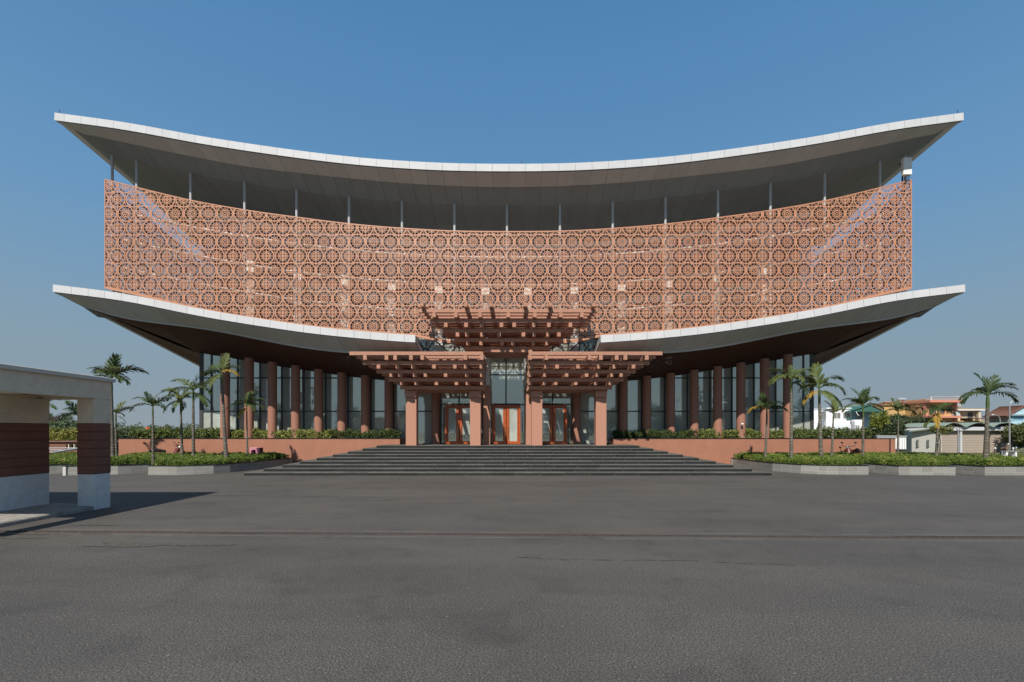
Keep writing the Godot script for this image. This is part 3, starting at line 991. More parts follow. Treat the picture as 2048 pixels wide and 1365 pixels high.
func doors():
	var dd := 24.2
	for e in [[918.5, "left"], [1012.5, "middle"], [1105.5, "right"]]:
		var cx := PX(e[0], dd)
		var hw := 0.735
		var y0 := 1.05
		var y1 := PY(810.5, dd)
		var fr := G.new()
		fr.bevel(cx - hw, cx - hw + 0.1, y0, y1, -dd, -dd - 0.12, 0.008)
		fr.bevel(cx + hw - 0.1, cx + hw, y0, y1, -dd, -dd - 0.12, 0.008)
		fr.bevel(cx - hw + 0.1, cx + hw - 0.1, y1 - 0.11, y1, -dd, -dd - 0.12, 0.008)
		var root := part(theatre, "entrance_door", fr, M.door_wood)
		tag(root, "%s of three wooden double doors with glazed leaves" % e[0])
		for s in [-1.0, 1.0]:
			var a: float = cx + s * 0.012
			var b: float = cx + s * (hw - 0.105)
			var lf := G.new()
			var lo := minf(a, b)
			var hi := maxf(a, b)
			var zf := -dd - 0.03
			var wi: float = 0.15
			var wo: float = 0.07
			var la := wo if s < 0 else wi
			var lb := wi if s < 0 else wo
			lf.bevel(lo, lo + la, y0 + 0.01, y1 - 0.12, zf, zf - 0.06, 0.006)
			lf.bevel(hi - lb, hi, y0 + 0.01, y1 - 0.12, zf, zf - 0.06, 0.006)
			lf.bevel(lo + la, hi - lb, y0 + 0.01, y0 + 0.16, zf - 0.004, zf - 0.056, 0.006)
			lf.bevel(lo + la, hi - lb, y1 - 0.16, y1 - 0.12, zf - 0.004, zf - 0.056, 0.006)
			part(root, "door_leaf", lf, M.door_wood)
			var p := G.new()
			p.box(lo + la, hi - lb, y0 + 0.16, y1 - 0.16, zf - 0.025, zf - 0.035)
			part(root, "door_glass", p, M.glass)
			var et := G.new()   # etched ornament on the glass: frames, bars and a ring
			var gx0 := lo + la + 0.05
			var gx1 := hi - lb - 0.05
			var zz := zf - 0.018
			for yy in [[2.62, 2.78], [1.95, 2.5], [1.72, 1.86], [1.3, 1.62]]:
				et.box(gx0, gx1, yy[0], yy[0] + 0.012, zz, zz - 0.006)
				et.box(gx0, gx1, yy[1] - 0.012, yy[1], zz, zz - 0.006)
				et.box(gx0, gx0 + 0.012, yy[0] + 0.012, yy[1] - 0.012, zz, zz - 0.006)
				et.box(gx1 - 0.012, gx1, yy[0] + 0.012, yy[1] - 0.012, zz, zz - 0.006)
			var c := Vector3((gx0 + gx1) / 2, 1.46, zz)
			for k in 16:
				var u := Vector3(cos(TAU * k / 16), sin(TAU * k / 16), 0)
				var u2 := Vector3(cos(TAU * (k + 1) / 16), sin(TAU * (k + 1) / 16), 0)
				et.slab(c + u * 0.08, c + u * 0.12, c + u2 * 0.12, c + u2 * 0.08, 0.006)
			for k in 4:
				var yy := 2.02 + 0.11 * k
				et.box(gx0 + 0.05, gx1 - 0.05, yy, yy + 0.05, zz, zz - 0.005)
			if e[0] != 1012.5: part(root, "etched_ornament", et, M.frosted)
			var hd := G.new()
			var hx: float = cx + s * 0.085
			hd.tube([Vector3(hx, 1.42, zf + 0.05), Vector3(hx, 2.0, zf + 0.05)], 0.014, 8)
			hd.tube([Vector3(hx, 1.47, zf), Vector3(hx, 1.47, zf + 0.05)], 0.01, 6)
			hd.tube([Vector3(hx, 1.95, zf), Vector3(hx, 1.95, zf + 0.05)], 0.01, 6)
			part(root, "handle", hd, M.brass)
		var lob := G.new()   # glass lobby round each door
		lob.box(cx - hw - 0.13, cx - hw - 0.115, 1.05, y1 + 0.06, -dd + 0.02, -GD)
		lob.box(cx + hw + 0.115, cx + hw + 0.13, 1.05, y1 + 0.06, -dd + 0.02, -GD)
		lob.box(cx - hw - 0.15, cx + hw + 0.15, y1 + 0.065, y1 + 0.08, -dd + 0.1, -GD)
		part(root, "lobby_glass", lob, M.clear_glass)
	for px in [[966.5, 980], [1052, 1066]]:   # square piers beside the middle door, white above
		var a := PX(px[0], 23.6)
		var b := PX(px[1], 23.6)
		var g := G.new()
		g.bevel(a, b, 1.0, PY(771, 23.6), -23.6, -23.95, 0.012)
		var p := part(theatre, "square_pier", g, M.pink_paint)
		var h := G.new()
		h.box(a + 0.03, b - 0.03, PY(771, 23.6), 6.3, -23.62, -23.93)
		part(p, "white_shaft", h, M.white_wall)

# ---------- stepped bracket canopies ----------
func bracket(root: Node3D, lay: Array):
	for L in lay:
		var y: float = L.y
		var h := 0.165
		for k in L.d.size():
			var g := G.new()
			g.bevel(L.x0, L.x1, y - h, y, -L.d[k], -L.d[k] - 0.165, 0.012)
			part(root, "cross_beam", g, pick("beam_paint"))
		for x in L.xs:
			var g := G.new()
			g.bevel(x - 0.082, x + 0.082, y - h - L.hs, y - h - 0.004 + 0.004, -L.d[0] + L.get("out", 0.004), -L.z1, 0.012)
			part(root, "long_beam", g, pick("beam_paint"))

func canopies():
	var stubs := [[729.7, 772.6, 790, 821.7, 844.4, 930.8, 963.4], [756.6, 794.8, 825.7, 867.8, 909.5, 931.5, 962.7], [782, 799.8, 829.2, 850.8, 890.9, 934, 963.7], [803.3, 832.3, 872.7, 912.8, 934.8, 964], []]
	var left := [698.2, 724.4, 752.3, 776.7, 800.2]
	var ytop := [703.6, 722.6, 739.8, 756.1, 772.2]
	var ybot := [711.2, 729.3, 746.9, 763.2, 779.5]
	for sg in [-1.0, 1.0]:
		var root := part(theatre, "bracket_canopy", G.new(), M.beam_paint)
		tag(root, "%s stepped bracket canopy on square pillars" % ("left" if sg < 0 else "right"))
		var xm := -0.135     # axis of the porch
		var lay := []
		for i in 5:
			var d: float = 20.8 + 0.32 * i
			var inner: float = -1.138
			var outer: float = PX(left[i], d)
			var xs := []
			for p in stubs[i]:
				var x := PX(p, d)
				xs.append(x if sg < 0 else 2.0 * xm - x)
			if sg > 0:
				inner = 2.0 * xm - inner
				outer = 2.0 * xm - outer
			var yt := PY(ytop[i], d)
			var yn: float = PY(ytop[i + 1], d + 0.32) if i < 4 else yt - 0.165
			var ds := [d, d + 0.97, d + 1.5, d + 2.2]
			lay.append({"y": yt, "x0": minf(inner, outer), "x1": maxf(inner, outer), "d": ds, "xs": xs, "hs": maxf(0.05, yt - 0.165 - yn), "z1": 24.7 - 0.25 * i})
		bracket(root, lay)
		for px in [822.0, 950.5]:
			var x := PX(px, 22.4)
			if sg > 0: x = 2.0 * xm - x
			var g := G.new()
			g.bevel(x - 0.255, x + 0.255, 1.03, 3.34, -22.4, -22.9, 0.015)
			var p := part(theatre, "square_pillar", g, M.pink_paint)
			var c := G.new()
			c.bevel(x - 0.29, x + 0.26, 3.34, 3.66, -22.3, -22.95, 0.02)
			part(p, "capital", c, M.pink_paint)
	# the upper tier over the middle
	var root := part(theatre, "bracket_canopy", G.new(), M.beam_paint)
	tag(root, "upper stepped bracket canopy over the middle door")
	var uy := [618.2, 638.6, 658.0, 676.6, 693.6]
	var ul := [836.5, 861.0, 885.5, 906.5, 928.0]
	var ur := [1196.0, 1181.0, 1147.0, 1123.5, 1101.5]
	var us := [[868, 911.5, 960, 1016.5, 1070, 1122, 1164], [891.5, 932, 964, 1003, 1028.5, 1068.5, 1098, 1141], [915, 934, 964, 998, 1047, 1068, 1096.5, 1118], [936, 962, 1003, 1026.5, 1066.5, 1094.5], []]
	var lay := []
	for i in 5:
		var d: float = 20.8 + 0.32 * i
		var yt := PY(uy[i], d)
		var xs := []
		for p in us[i]: xs.append(PX(p, d))
		var yn: float = PY(uy[i + 1], d + 0.32) if i < 4 else yt - 0.165
		lay.append({"y": yt, "x0": PX(ul[i], d), "x1": PX(ur[i], d), "d": [d, d + 0.55, d + 1.1], "xs": xs, "hs": maxf(0.05, yt - 0.165 - yn), "z1": 22.45})
	bracket(root, lay)
	for p in [843.5, 931.5, 982, 1051, 1101, 1188]:   # beams lying on top, ends standing proud
		var d := 20.45
		var x := PX(p, d)
		var yt: float = lay[0].y
		var g := G.new()
		g.bevel(x - 0.08, x + 0.08, yt + 0.004, yt + 0.185, -d, -22.4, 0.012)
		part(root, "top_beam", g, M.beam_paint)
	var sill := G.new()
	sill.bevel(PX(968, 22.3), PX(1066, 22.3), PY(707, 22.3), PY(702.5, 22.3), -22.0, -23.9, 0.01)
	part(root, "lintel", sill, M.beam_paint)

func antenna():
	var a := thing("panel_antenna", "white panel antenna standing above the screen's right end", "antenna", W(1815, 358, 22.45))
	var g := G.new()
	g.bevel(-0.21, 0.20, 0.18, 1.02, 0.05, -0.12, 0.02)
	part(a, "housing", g, M.white_wall)
	var p := G.new()
	p.tube([Vector3(-0.06, -0.35, -0.2), Vector3(-0.06, 0.95, -0.2)], 0.035, 8)
	p.tube([Vector3(-0.06, 0.75, -0.2), Vector3(-0.25, 0.85, -0.2)], 0.02, 6)
	part(a, "mounting_pole", p, M.dark_steel)
	for k in 4:
		var c := G.new()
		c.tube([Vector3(-0.02 + 0.05 * k, 0.18, -0.03), Vector3(-0.01 + 0.045 * k, 0.02, -0.02), Vector3(-0.05 + 0.02 * k, -0.14, -0.1)], 0.009, 5)
		part(a, "cable", c, M.black)

func build_theatre():
	curves()
	theatre = thing("theatre_building", "wide terracotta theatre with two upswept roofs and a pierced screen", "building")
	upper_roof()
	lower_roof()
	screen()
	glazing()
	doors()
	canopies()
	antenna()

# ---------- steps, walls, planters ----------
const S0 := 18.2      # front of the lowest step
const ST := 0.5
const SR := 0.1162
const WD := 24.0      # retaining walls

func steps():
	var root := thing("entrance_steps", "broad dark granite steps rising to the theatre doors", "steps")
	for k in 9:
		var d := S0 + k * ST
		var hw := 10.22 - k * ST
		var xc := -0.05
		var y0 := k * SR
		var y1 := y0 + SR
		var core := G.new()
		core.box(xc - hw + 0.012, xc + hw - 0.012, 0.0, y1 - 0.012, -d - 0.015, -WD - (0.0 if k < 8 else 1.3))
		var st := part(root, "step", core, M.grout)
		var n := int(ceil(2.0 * hw / 0.96))
		var off := rng.randf() * 0.5
		var x := xc - hw
		var first := 0.96 * (0.45 + 0.55 * rng.randf())
		while x < xc + hw - 0.02:
			var xe := minf(x + (first if x < xc - hw + 0.01 else 0.96), xc + hw)
			if xc + hw - xe < 0.2: xe = xc + hw
			var g := G.new()
			g.box(x + 0.004, xe - 0.004, y0 + 0.002, y1 - 0.032, -d, -d - 0.02)
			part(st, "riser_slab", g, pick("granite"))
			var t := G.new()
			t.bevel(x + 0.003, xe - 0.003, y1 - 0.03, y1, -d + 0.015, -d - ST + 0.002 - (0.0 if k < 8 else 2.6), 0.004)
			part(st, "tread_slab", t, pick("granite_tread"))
			x = xe
		for s in [-1.0, 1.0]:
			if k == 8: continue
			var z := d + ST
			while z < WD - 0.05:
				var ze := minf(z + 0.96, WD)
				var t := G.new()
				var xo: float = xc + s * (hw + 0.012)
				var xi: float = xc + s * (hw - ST + 0.002)
				t.bevel(xo, xi, y1 - 0.03, y1, -z - 0.003, -ze + 0.003, 0.004)
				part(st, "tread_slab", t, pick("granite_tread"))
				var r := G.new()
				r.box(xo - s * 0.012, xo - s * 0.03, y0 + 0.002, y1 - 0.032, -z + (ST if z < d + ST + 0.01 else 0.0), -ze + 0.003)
				part(st, "riser_slab", r, M.granite)
				z = ze
	tag(root, "", "", "")

func walls():
	for e in [[-19.95, -5.58, "left"], [5.34, 19.75, "right"]]:
		var g := G.new()
		g.box(e[0], e[1], -0.02, 1.345, -WD, -WD - 0.2)
		var xo: float = e[0] if e[2] == "left" else e[1] - 0.2
		g.box(xo, xo + 0.2, -0.3, 1.345, -WD - 0.2, -34.0)
		var xi: float = e[1] - 0.2 if e[2] == "left" else e[0]
		g.box(xi, xi + 0.2, 0.9, 1.345, -WD - 0.2, -WD - 0.95)
		var w := part(self, "retaining_wall", g, M.pink_wall)
		tag(w, "long terracotta retaining wall %s of the entrance steps" % e[2], "wall")
		var c := G.new()
		c.bevel(e[0] - 0.03, e[1] + 0.02, 1.345, 1.375, -WD + 0.03, -WD - 0.23, 0.006)
		part(w, "coping", c, M.granite)
	var t := G.new()
	t.box(-19.9, -5.6, 0.4, 1.02, -WD - 0.2, -34.0)
	t.box(5.4, 19.7, 0.4, 1.02, -WD - 0.2, -34.0)
	t.box(-5.6, 5.4, 0.4, 1.03, -WD - 1.3, -34.0)
	struct("terrace", t, M.concrete)

var leaf_tuft: Mesh
var leaf_bush: Mesh
var leaf_crown: Mesh

func leaf_mesh(count: int, size: float, w: float, up: float, sd: int) -> Mesh:   # a clump of small folded leaves round the origin
	var g := G.new()
	var r := RandomNumberGenerator.new()
	r.seed = sd
	for i in count:
		var dir := Vector3(r.randfn(), r.randfn() * 0.8 + up, r.randfn()).normalized()
		var base := dir * r.randf_range(0.05, 0.55)
		var ld := (dir + Vector3(r.randfn(), r.randfn(), r.randfn()) * 0.45).normalized()
		var side := ld.cross(Vector3(r.randfn(), r.randfn(), r.randfn())).normalized() * w * r.randf_range(0.7, 1.2)
		var tip := base + ld * size * r.randf_range(0.7, 1.25)
		var mid := base.lerp(tip, 0.5) - ld.cross(side).normalized() * size * 0.08
		g.t(base, mid + side, mid)
		g.t(mid, mid + side, tip)
		g.t(base, mid, mid - side)
		g.t(mid, tip, mid - side)
	return g.mesh()

func inside(poly: PackedVector2Array, p: Vector2) -> bool: return Geometry2D.is_point_in_polygon(p, poly)

func planter(label: String, pts: Array, closed_from: int, hedge: String, height := 0.615):
	# pts: [x, depth] corners; the first closed_from edges are faces towards the forecourt and carry tiles
	var poly := PackedVector2Array()
	for p in pts: poly.append(Vector2(p[0], -p[1]))
	var root := thing("planter", label, "planter", Vector3.ZERO, 0.0, "tiled planters in front of the theatre")
	var core := G.new()
	var cap := G.new()
	var soil := G.new()
	var mid := Vector2()
	for p in poly: mid += p / poly.size()
	var ccw := not Geometry2D.is_polygon_clockwise(poly)
	for i in poly.size():
		var a := poly[i]
		var b := poly[(i + 1) % poly.size()]
		var dir := (b - a).normalized()
		var out := Vector2(dir.y, -dir.x)
		if not Geometry2D.is_point_in_polygon((a + b) / 2 - out * 0.02, poly): out = -out
		var A := Vector3(a.x, 0, a.y)
		var B := Vector3(b.x, 0, b.y)
		var o3 := Vector3(out.x, 0, out.y)
		var u := Vector3(0, 0.345, 0)
		var inn := -o3 * 0.14
		var flip := (B - A).cross(Vector3.UP).dot(o3) < 0.0
		var P := [A - o3 * 0.003, B - o3 * 0.003]
		if flip: P.reverse()
		core.hexa([P[0], P[1], P[1] + u, P[0] + u, P[0] + inn, P[1] + inn, P[1] + u + inn, P[0] + u + inn])
		var Q := [A + o3 * 0.012, B + o3 * 0.012]
		if flip: Q.reverse()
		var cu := Vector3(0, 0.03, 0)
		Q = [Q[0] + u, Q[1] + u]
		var ci := -o3 * 0.17
		cap.hexa([Q[0], Q[1], Q[1] + cu, Q[0] + cu, Q[0] + ci, Q[1] + ci, Q[1] + cu + ci, Q[0] + cu + ci])
		if i < closed_from:
			var len := a.distance_to(b)
			var n := maxi(1, int(round(len / 0.44)))
			for k in n:
				for row in [[0.004, 0.113], [0.123, 0.342]]:
					var s0 := A.lerp(B, (k + 0.0) / n)
					var s1 := A.lerp(B, (k + 1.0) / n)
					var dd := (s1 - s0).normalized() * 0.005
					var T := [s0 + dd, s1 - dd]
					if flip: T.reverse()
					var t := G.new()
					t.slab(T[0] + Vector3(0, row[0], 0), T[1] + Vector3(0, row[0], 0), T[1] + Vector3(0, row[1], 0), T[0] + Vector3(0, row[1], 0), 0.0028)
					part(root, "tile", t, M["tile_%d" % (rng.randi() % 3)])
	part(root, "wall", core, M.grout)
	part(root, "coping", cap, M.granite)
	var idx := Geometry2D.triangulate_polygon(poly)
	for i in range(0, idx.size(), 3):
		var p0 := poly[idx[i]]
		var p1 := poly[idx[i + 1]]
		var p2 := poly[idx[i + 2]]
		soil.t(Vector3(p0.x, 0.3, p0.y), Vector3(p1.x, 0.3, p1.y), Vector3(p2.x, 0.3, p2.y))
	part(root, "soil", soil, M.soil)
	var xf := []
	var cols := []
	var lo := poly[0]
	var hi := poly[0]
	for p in poly:
		lo = lo.min(p)
		hi = hi.max(p)
	var x := lo.x
	while x < hi.x:
		var z := lo.y
		while z < hi.y:
			var p := Vector2(x + rng.randf_range(-0.06, 0.06), z + rng.randf_range(-0.06, 0.06))
			if inside(poly, p):
				var e := 9.0
				for i in poly.size(): e = minf(e, p.distance_to(Geometry2D.get_closest_point_to_segment(p, poly[i], poly[(i + 1) % poly.size()])))
				var bump := 0.06 * sin(p.x * 3.1 + 1.3 * sin(p.y * 2.3)) + 0.05 * sin(p.y * 4.7 + p.x)
				var h := height + bump * 0.6 + rng.randf_range(-0.04, 0.04)
				if e < 0.3: h -= 0.10 * (1.0 - e / 0.3)
				if e < 0.09: 
					z += 0.095
					continue
				for lev in ([0.12, 0.0] if e < 0.7 else [0.0]):
					var b := Basis.from_euler(Vector3(rng.randfn() * 0.25, rng.randf() * TAU, rng.randfn() * 0.25)).scaled(Vector3.ONE * rng.randf_range(0.11, 0.165))
					xf.append(Transform3D(b, Vector3(p.x, h - 0.07 - lev, p.y)))
					var k := rng.randf()
					var c := Color(0.08, 0.135, 0.018).lerp(Color(0.16, 0.21, 0.026), k)
					if rng.randf() < 0.03: c = Color(0.45, 0.42, 0.12)
					cols.append(c)
			z += 0.095
		x += 0.095
	var hd := multi(self, "ground_cover", leaf_tuft, M.leaf, xf, cols)
	tag(hd, hedge, "shrubs", "", "stuff")

func hedge(called: String, label: String, x0: float, x1: float, y_top: float, base: Color, light: Color, spot: Color, share: float, dep := 0.5, rough := 0.07):
	var xf := []
	var cols := []
	var x := x0
	while x < x1:
		var top := y_top + 0.05 * sin(x * 2.7) + 0.04 * sin(x * 6.1 + 1.0)
		for k in 26:
			var p := Vector3(x + rng.randf_range(-0.08, 0.08), 1.1 + (top - 1.1) * sqrt(rng.randf()) + rng.randfn() * rough * 0.5, -WD - 0.28 - rng.randf() * dep)
			var b := Basis.from_euler(Vector3(rng.randf() * TAU, rng.randf() * TAU, rng.randf() * TAU)).scaled(Vector3.ONE * rng.randf_range(0.09, 0.15))
			var c := base.lerp(light, rng.randf() * rng.randf_range(0.3, 1.0))
			if rng.randf() < share:
				c = spot
				b = b.scaled(Vector3.ONE * 0.45)
			xf.append(Transform3D(b, p))
			cols.append(c)
		x += 0.1
	var h := multi(self, called, leaf_bush, M.leaf, xf, cols)
	tag(h, label, "hedge", "", "stuff")

func planting():
	leaf_tuft = leaf_mesh(40, 0.42, 0.075, 0.9, 3)
	leaf_bush = leaf_mesh(18, 0.62, 0.17, 0.2, 4)
	leaf_crown = leaf_mesh(26, 0.40, 0.10, 0.1, 6)
	planter("long tiled planter beside the left end of the steps", [[-14.19, 18.47], [-13.0, 18.35], [-12.55, 18.6], [-11.96, 19.0], [-11.64, 19.6], [-11.3, 21.2], [-11.1, 23.0], [-11.05, 23.9], [-13.9, 23.9], [-14.1, 20.5]], 7, "low green ground cover filling the planter left of the steps")
	planter("tiled planter behind the guardhouse's near pillar", [[-17.3, 18.2], [-15.55, 18.67], [-14.75, 19.6], [-14.45, 20.6], [-14.3, 23.9], [-19.4, 23.9], [-17.0, 20.0]], 4, "low green ground cover in the planter just right of the guardhouse pillar")
	planter("tiled planter seen through the guardhouse passage, farthest left", [[-22.0, 18.2], [-18.95, 18.3], [-17.5, 19.6], [-17.4, 20.2], [-19.8, 23.9], [-24.0, 23.0]], 4, "ground cover seen through the guardhouse passage")
	planter("long tiled planter beside the right end of the steps", [[11.3, 23.9], [11.35, 23.0], [11.38, 20.28], [11.88, 19.1], [12.35, 18.76], [13.0, 18.6], [14.2, 18.55], [14.45, 20.5], [14.1, 23.9]], 7, "low green ground cover filling the planter right of the steps")
	planter("tiled planter second from the right end, before the terracotta wall's end", [[15.0, 19.9], [15.28, 18.4], [17.36, 18.26], [17.5, 19.9], [17.0, 23.9], [14.3, 23.9]], 2, "ground cover in the planter in front of the wall's right end")
	planter("tiled planter farthest right, around the tallest lone palm", [[18.2, 19.8], [18.45, 18.2], [20.9, 18.3], [21.4, 18.9], [21.3, 21.6], [19.9, 23.6], [17.4, 23.9]], 4, "ground cover around the palm at the far right")
	var g1 := Color(0.075, 0.115, 0.022)
	var g2 := Color(0.20, 0.23, 0.05)
	hedge("flowering_hedge", "loose leafy hedge on the terrace at the left, dotted with yellow blooms", -19.6, -14.3, 1.76, g1, Color(0.16, 0.19, 0.045), Color(0.6, 0.42, 0.03), 0.03, 0.7, 0.14)
	hedge("yellow_hedge", "yellow-green variegated hedge on the left retaining wall", -14.3, -9.2, 1.72, Color(0.10, 0.13, 0.03), Color(0.42, 0.42, 0.10), Color(0.62, 0.50, 0.06), 0.05, 0.45)
	hedge("clipped_hedge", "dark clipped hedge on the left wall next to the steps", -9.2, -5.75, 1.70, Color(0.035, 0.06, 0.014), Color(0.12, 0.15, 0.035), Color(0.4, 0.12, 0.02), 0.006, 0.45)
	hedge("clipped_hedge", "dark clipped hedge on the right wall next to the steps", 5.55, 9.9, 1.70, Color(0.035, 0.06, 0.014), Color(0.10, 0.13, 0.03), Color(0.4, 0.12, 0.02), 0.006, 0.45)
	hedge("yellow_hedge", "yellow-flowered hedge in the middle of the right wall", 9.9, 14.4, 1.72, Color(0.08, 0.11, 0.025), Color(0.34, 0.35, 0.09), Color(0.62, 0.45, 0.04), 0.06, 0.45)
	hedge("flowering_hedge", "loose leafy shrubs on the right wall behind the palms", 14.4, 19.2, 1.76, Color(0.05, 0.085, 0.02), Color(0.17, 0.21, 0.05), Color(0.55, 0.45, 0.12), 0.03, 0.7, 0.16)

# ---------- palms ----------
var fronds := {}

func frond_mesh(L: float, e0: float, e1: float, droop: float, sd: int, ragged := 0.25) -> Mesh:
	var g := G.new()
	var r := RandomNumberGenerator.new()
	r.seed = sd
	var pts := []
	var tan_ := []
	var p := Vector3()
	var n := 14
	for i in n + 1:
		var t := float(i) / n
		var e := lerpf(e0, e1, pow(t, 1.15))
		var d := Vector3(cos(e), sin(e), 0)
		pts.append(p)
		tan_.append(d)
		p += d * L / n
	var rad := []
	for i in n + 1: rad.append(lerpf(0.020, 0.004, float(i) / n))
	g.tube(pts, rad, 5, false)
	var m := 25
	for i in m:
		var t := 0.16 + 0.84 * i / (m - 1.0)
		var f := t * n
		var k := mini(int(f), n - 1)
		var b: Vector3 = pts[k].lerp(pts[k + 1], f - k)
		var tg: Vector3 = tan_[k].lerp(tan_[k + 1], f - k)
		var nn := Vector3(-tg.y, tg.x, 0)
		for s in [-1.0, 1.0]:
			if r.randf() < 0.05: continue
			var ang := lerpf(1.05, 0.30, t) + r.randfn() * 0.07
			var len := L * (0.17 + 0.26 * sin(PI * pow(t, 0.8) * 0.85 + 0.25)) * (1.0 - ragged * r.randf())
			var d0 := (tg * cos(ang) + Vector3(0, 0, s) * sin(ang) + nn * (0.28 + 0.1 * r.randfn())).normalized()
			var d1 := (d0 + Vector3(0, -droop * (0.8 + 0.5 * r.randf()), 0)).normalized()
			var d2 := (d1 + Vector3(0, -droop * 1.3, 0)).normalized()
			var wv := d0.cross(nn).normalized() * 0.017 * (0.8 + 0.5 * r.randf())
			var q1 := b + d0 * len * 0.35
			var q2 := q1 + d1 * len * 0.4
			var q3 := q2 + d2 * len * 0.25
			g.q(b - wv * 0.5, b + wv * 0.5, q1 + wv, q1 - wv)
			g.q(q1 - wv, q1 + wv, q2 + wv * 0.9, q2 - wv * 0.9)
			g.t(q2 - wv * 0.9, q2 + wv * 0.9, q3)
	return g.mesh()

func make_fronds():
	fronds = {"up": [], "mid": [], "low": [], "hang": []}
	for i in 3:
		fronds.up.append(frond_mesh(1.0, 1.42, 0.95 - 0.2 * i, 0.10, 60 + i))
		fronds.mid.append(frond_mesh(1.0, 1.05, -0.35 - 0.15 * i, 0.35, 70 + i))
		fronds.low.append(frond_mesh(1.0, 0.55, -1.0 - 0.1 * i, 0.6, 80 + i, 0.4))
		fronds.hang.append(frond_mesh(1.0, -0.25, -1.35, 0.8, 90 + i, 0.5))

func palm(label: String, base: Vector3, top: Vector3, r: float, size: float, spec: Array, sd: int):
	# spec: [class, angle in degrees round the trunk (0 = right of the picture, 90 = away), length, colour]
	var rr := RandomNumberGenerator.new()
	rr.seed = sd
	var t := thing("palm_tree", label, "palm tree", base, 0.0, "young palms planted in the forecourt planters")
	var crown := top - base
	var shaft := minf(0.45 * size, crown.y * 0.22)
	var pts := []
	var rad := []
	var bend := Vector3(crown.x * 0.35, 0, crown.z * 0.35)
	for i in 15:
		var u := i / 14.0
		var p := Vector3(crown.x * u, 0, crown.z * u) + bend * sin(u * PI) * 0.6 * (1.0 - u)
		p.y = (crown.y - shaft) * u - 0.3 * (1.0 - u)
		pts.append(p)
		rad.append(r * (lerpf(1.05, 0.62, u) + 0.22 * exp(-u * 14.0)))
	var g := G.new()
	g.tube(pts, rad, 12)
	part(t, "trunk", g, M.trunk)
	var rings := G.new()
	var nr := int(crown.y / 0.13)
	for i in range(1, nr):
		var u := (i + rr.randf_range(-0.25, 0.25)) / nr
		if rr.randf() < 0.25: continue
		var f := u * 14.0
		var k := mini(int(f), 13)
		var p: Vector3 = pts[k].lerp(pts[k + 1], f - k)
		var q: Vector3 = p + (pts[k + 1] - pts[k]).normalized() * rr.randf_range(0.008, 0.022)
		rings.tube([p, q], lerpf(rad[k], rad[k + 1], f - k) + 0.003, 12, true)
	part(t, "trunk_ring", rings, M.trunk_ring)
	var cs := G.new()
	var c0: Vector3 = pts[14] - Vector3(0, 0.02, 0)
	cs.tube([c0, c0.lerp(crown, 0.35), c0.lerp(crown, 0.8), crown + Vector3(0, 0.04, 0)], [r * 0.64, r * 0.68, r * 0.5, r * 0.3], 10)
	part(t, "crownshaft", cs, M.crownshaft)
	for e in spec:
		var o := MeshInstance3D.new()
		o.name = "frond"
		var list: Array = fronds[e[0]]
		o.mesh = list[rr.randi() % list.size()]
		var key: String = e[3] if e.size() > 3 else ["frond_a", "frond_b", "frond_c", "frond_a"][rr.randi() % 4]
		o.material_override = M[key]
		var low := 0.75 if e[0] == "hang" else 0.93
		o.transform = Transform3D(Basis(Vector3.UP, deg_to_rad(e[1])) * Basis(Vector3.RIGHT, rr.randfn() * 0.22), c0.lerp(crown, low) + Vector3(0, 0, 0)).scaled_local(Vector3.ONE * size * e[2] * 0.93)
		t.add_child(o, true)
		if key == "frond_yellow": tag(o, "yellowed frond")
		if key == "frond_dead": tag(o, "dry brown frond")

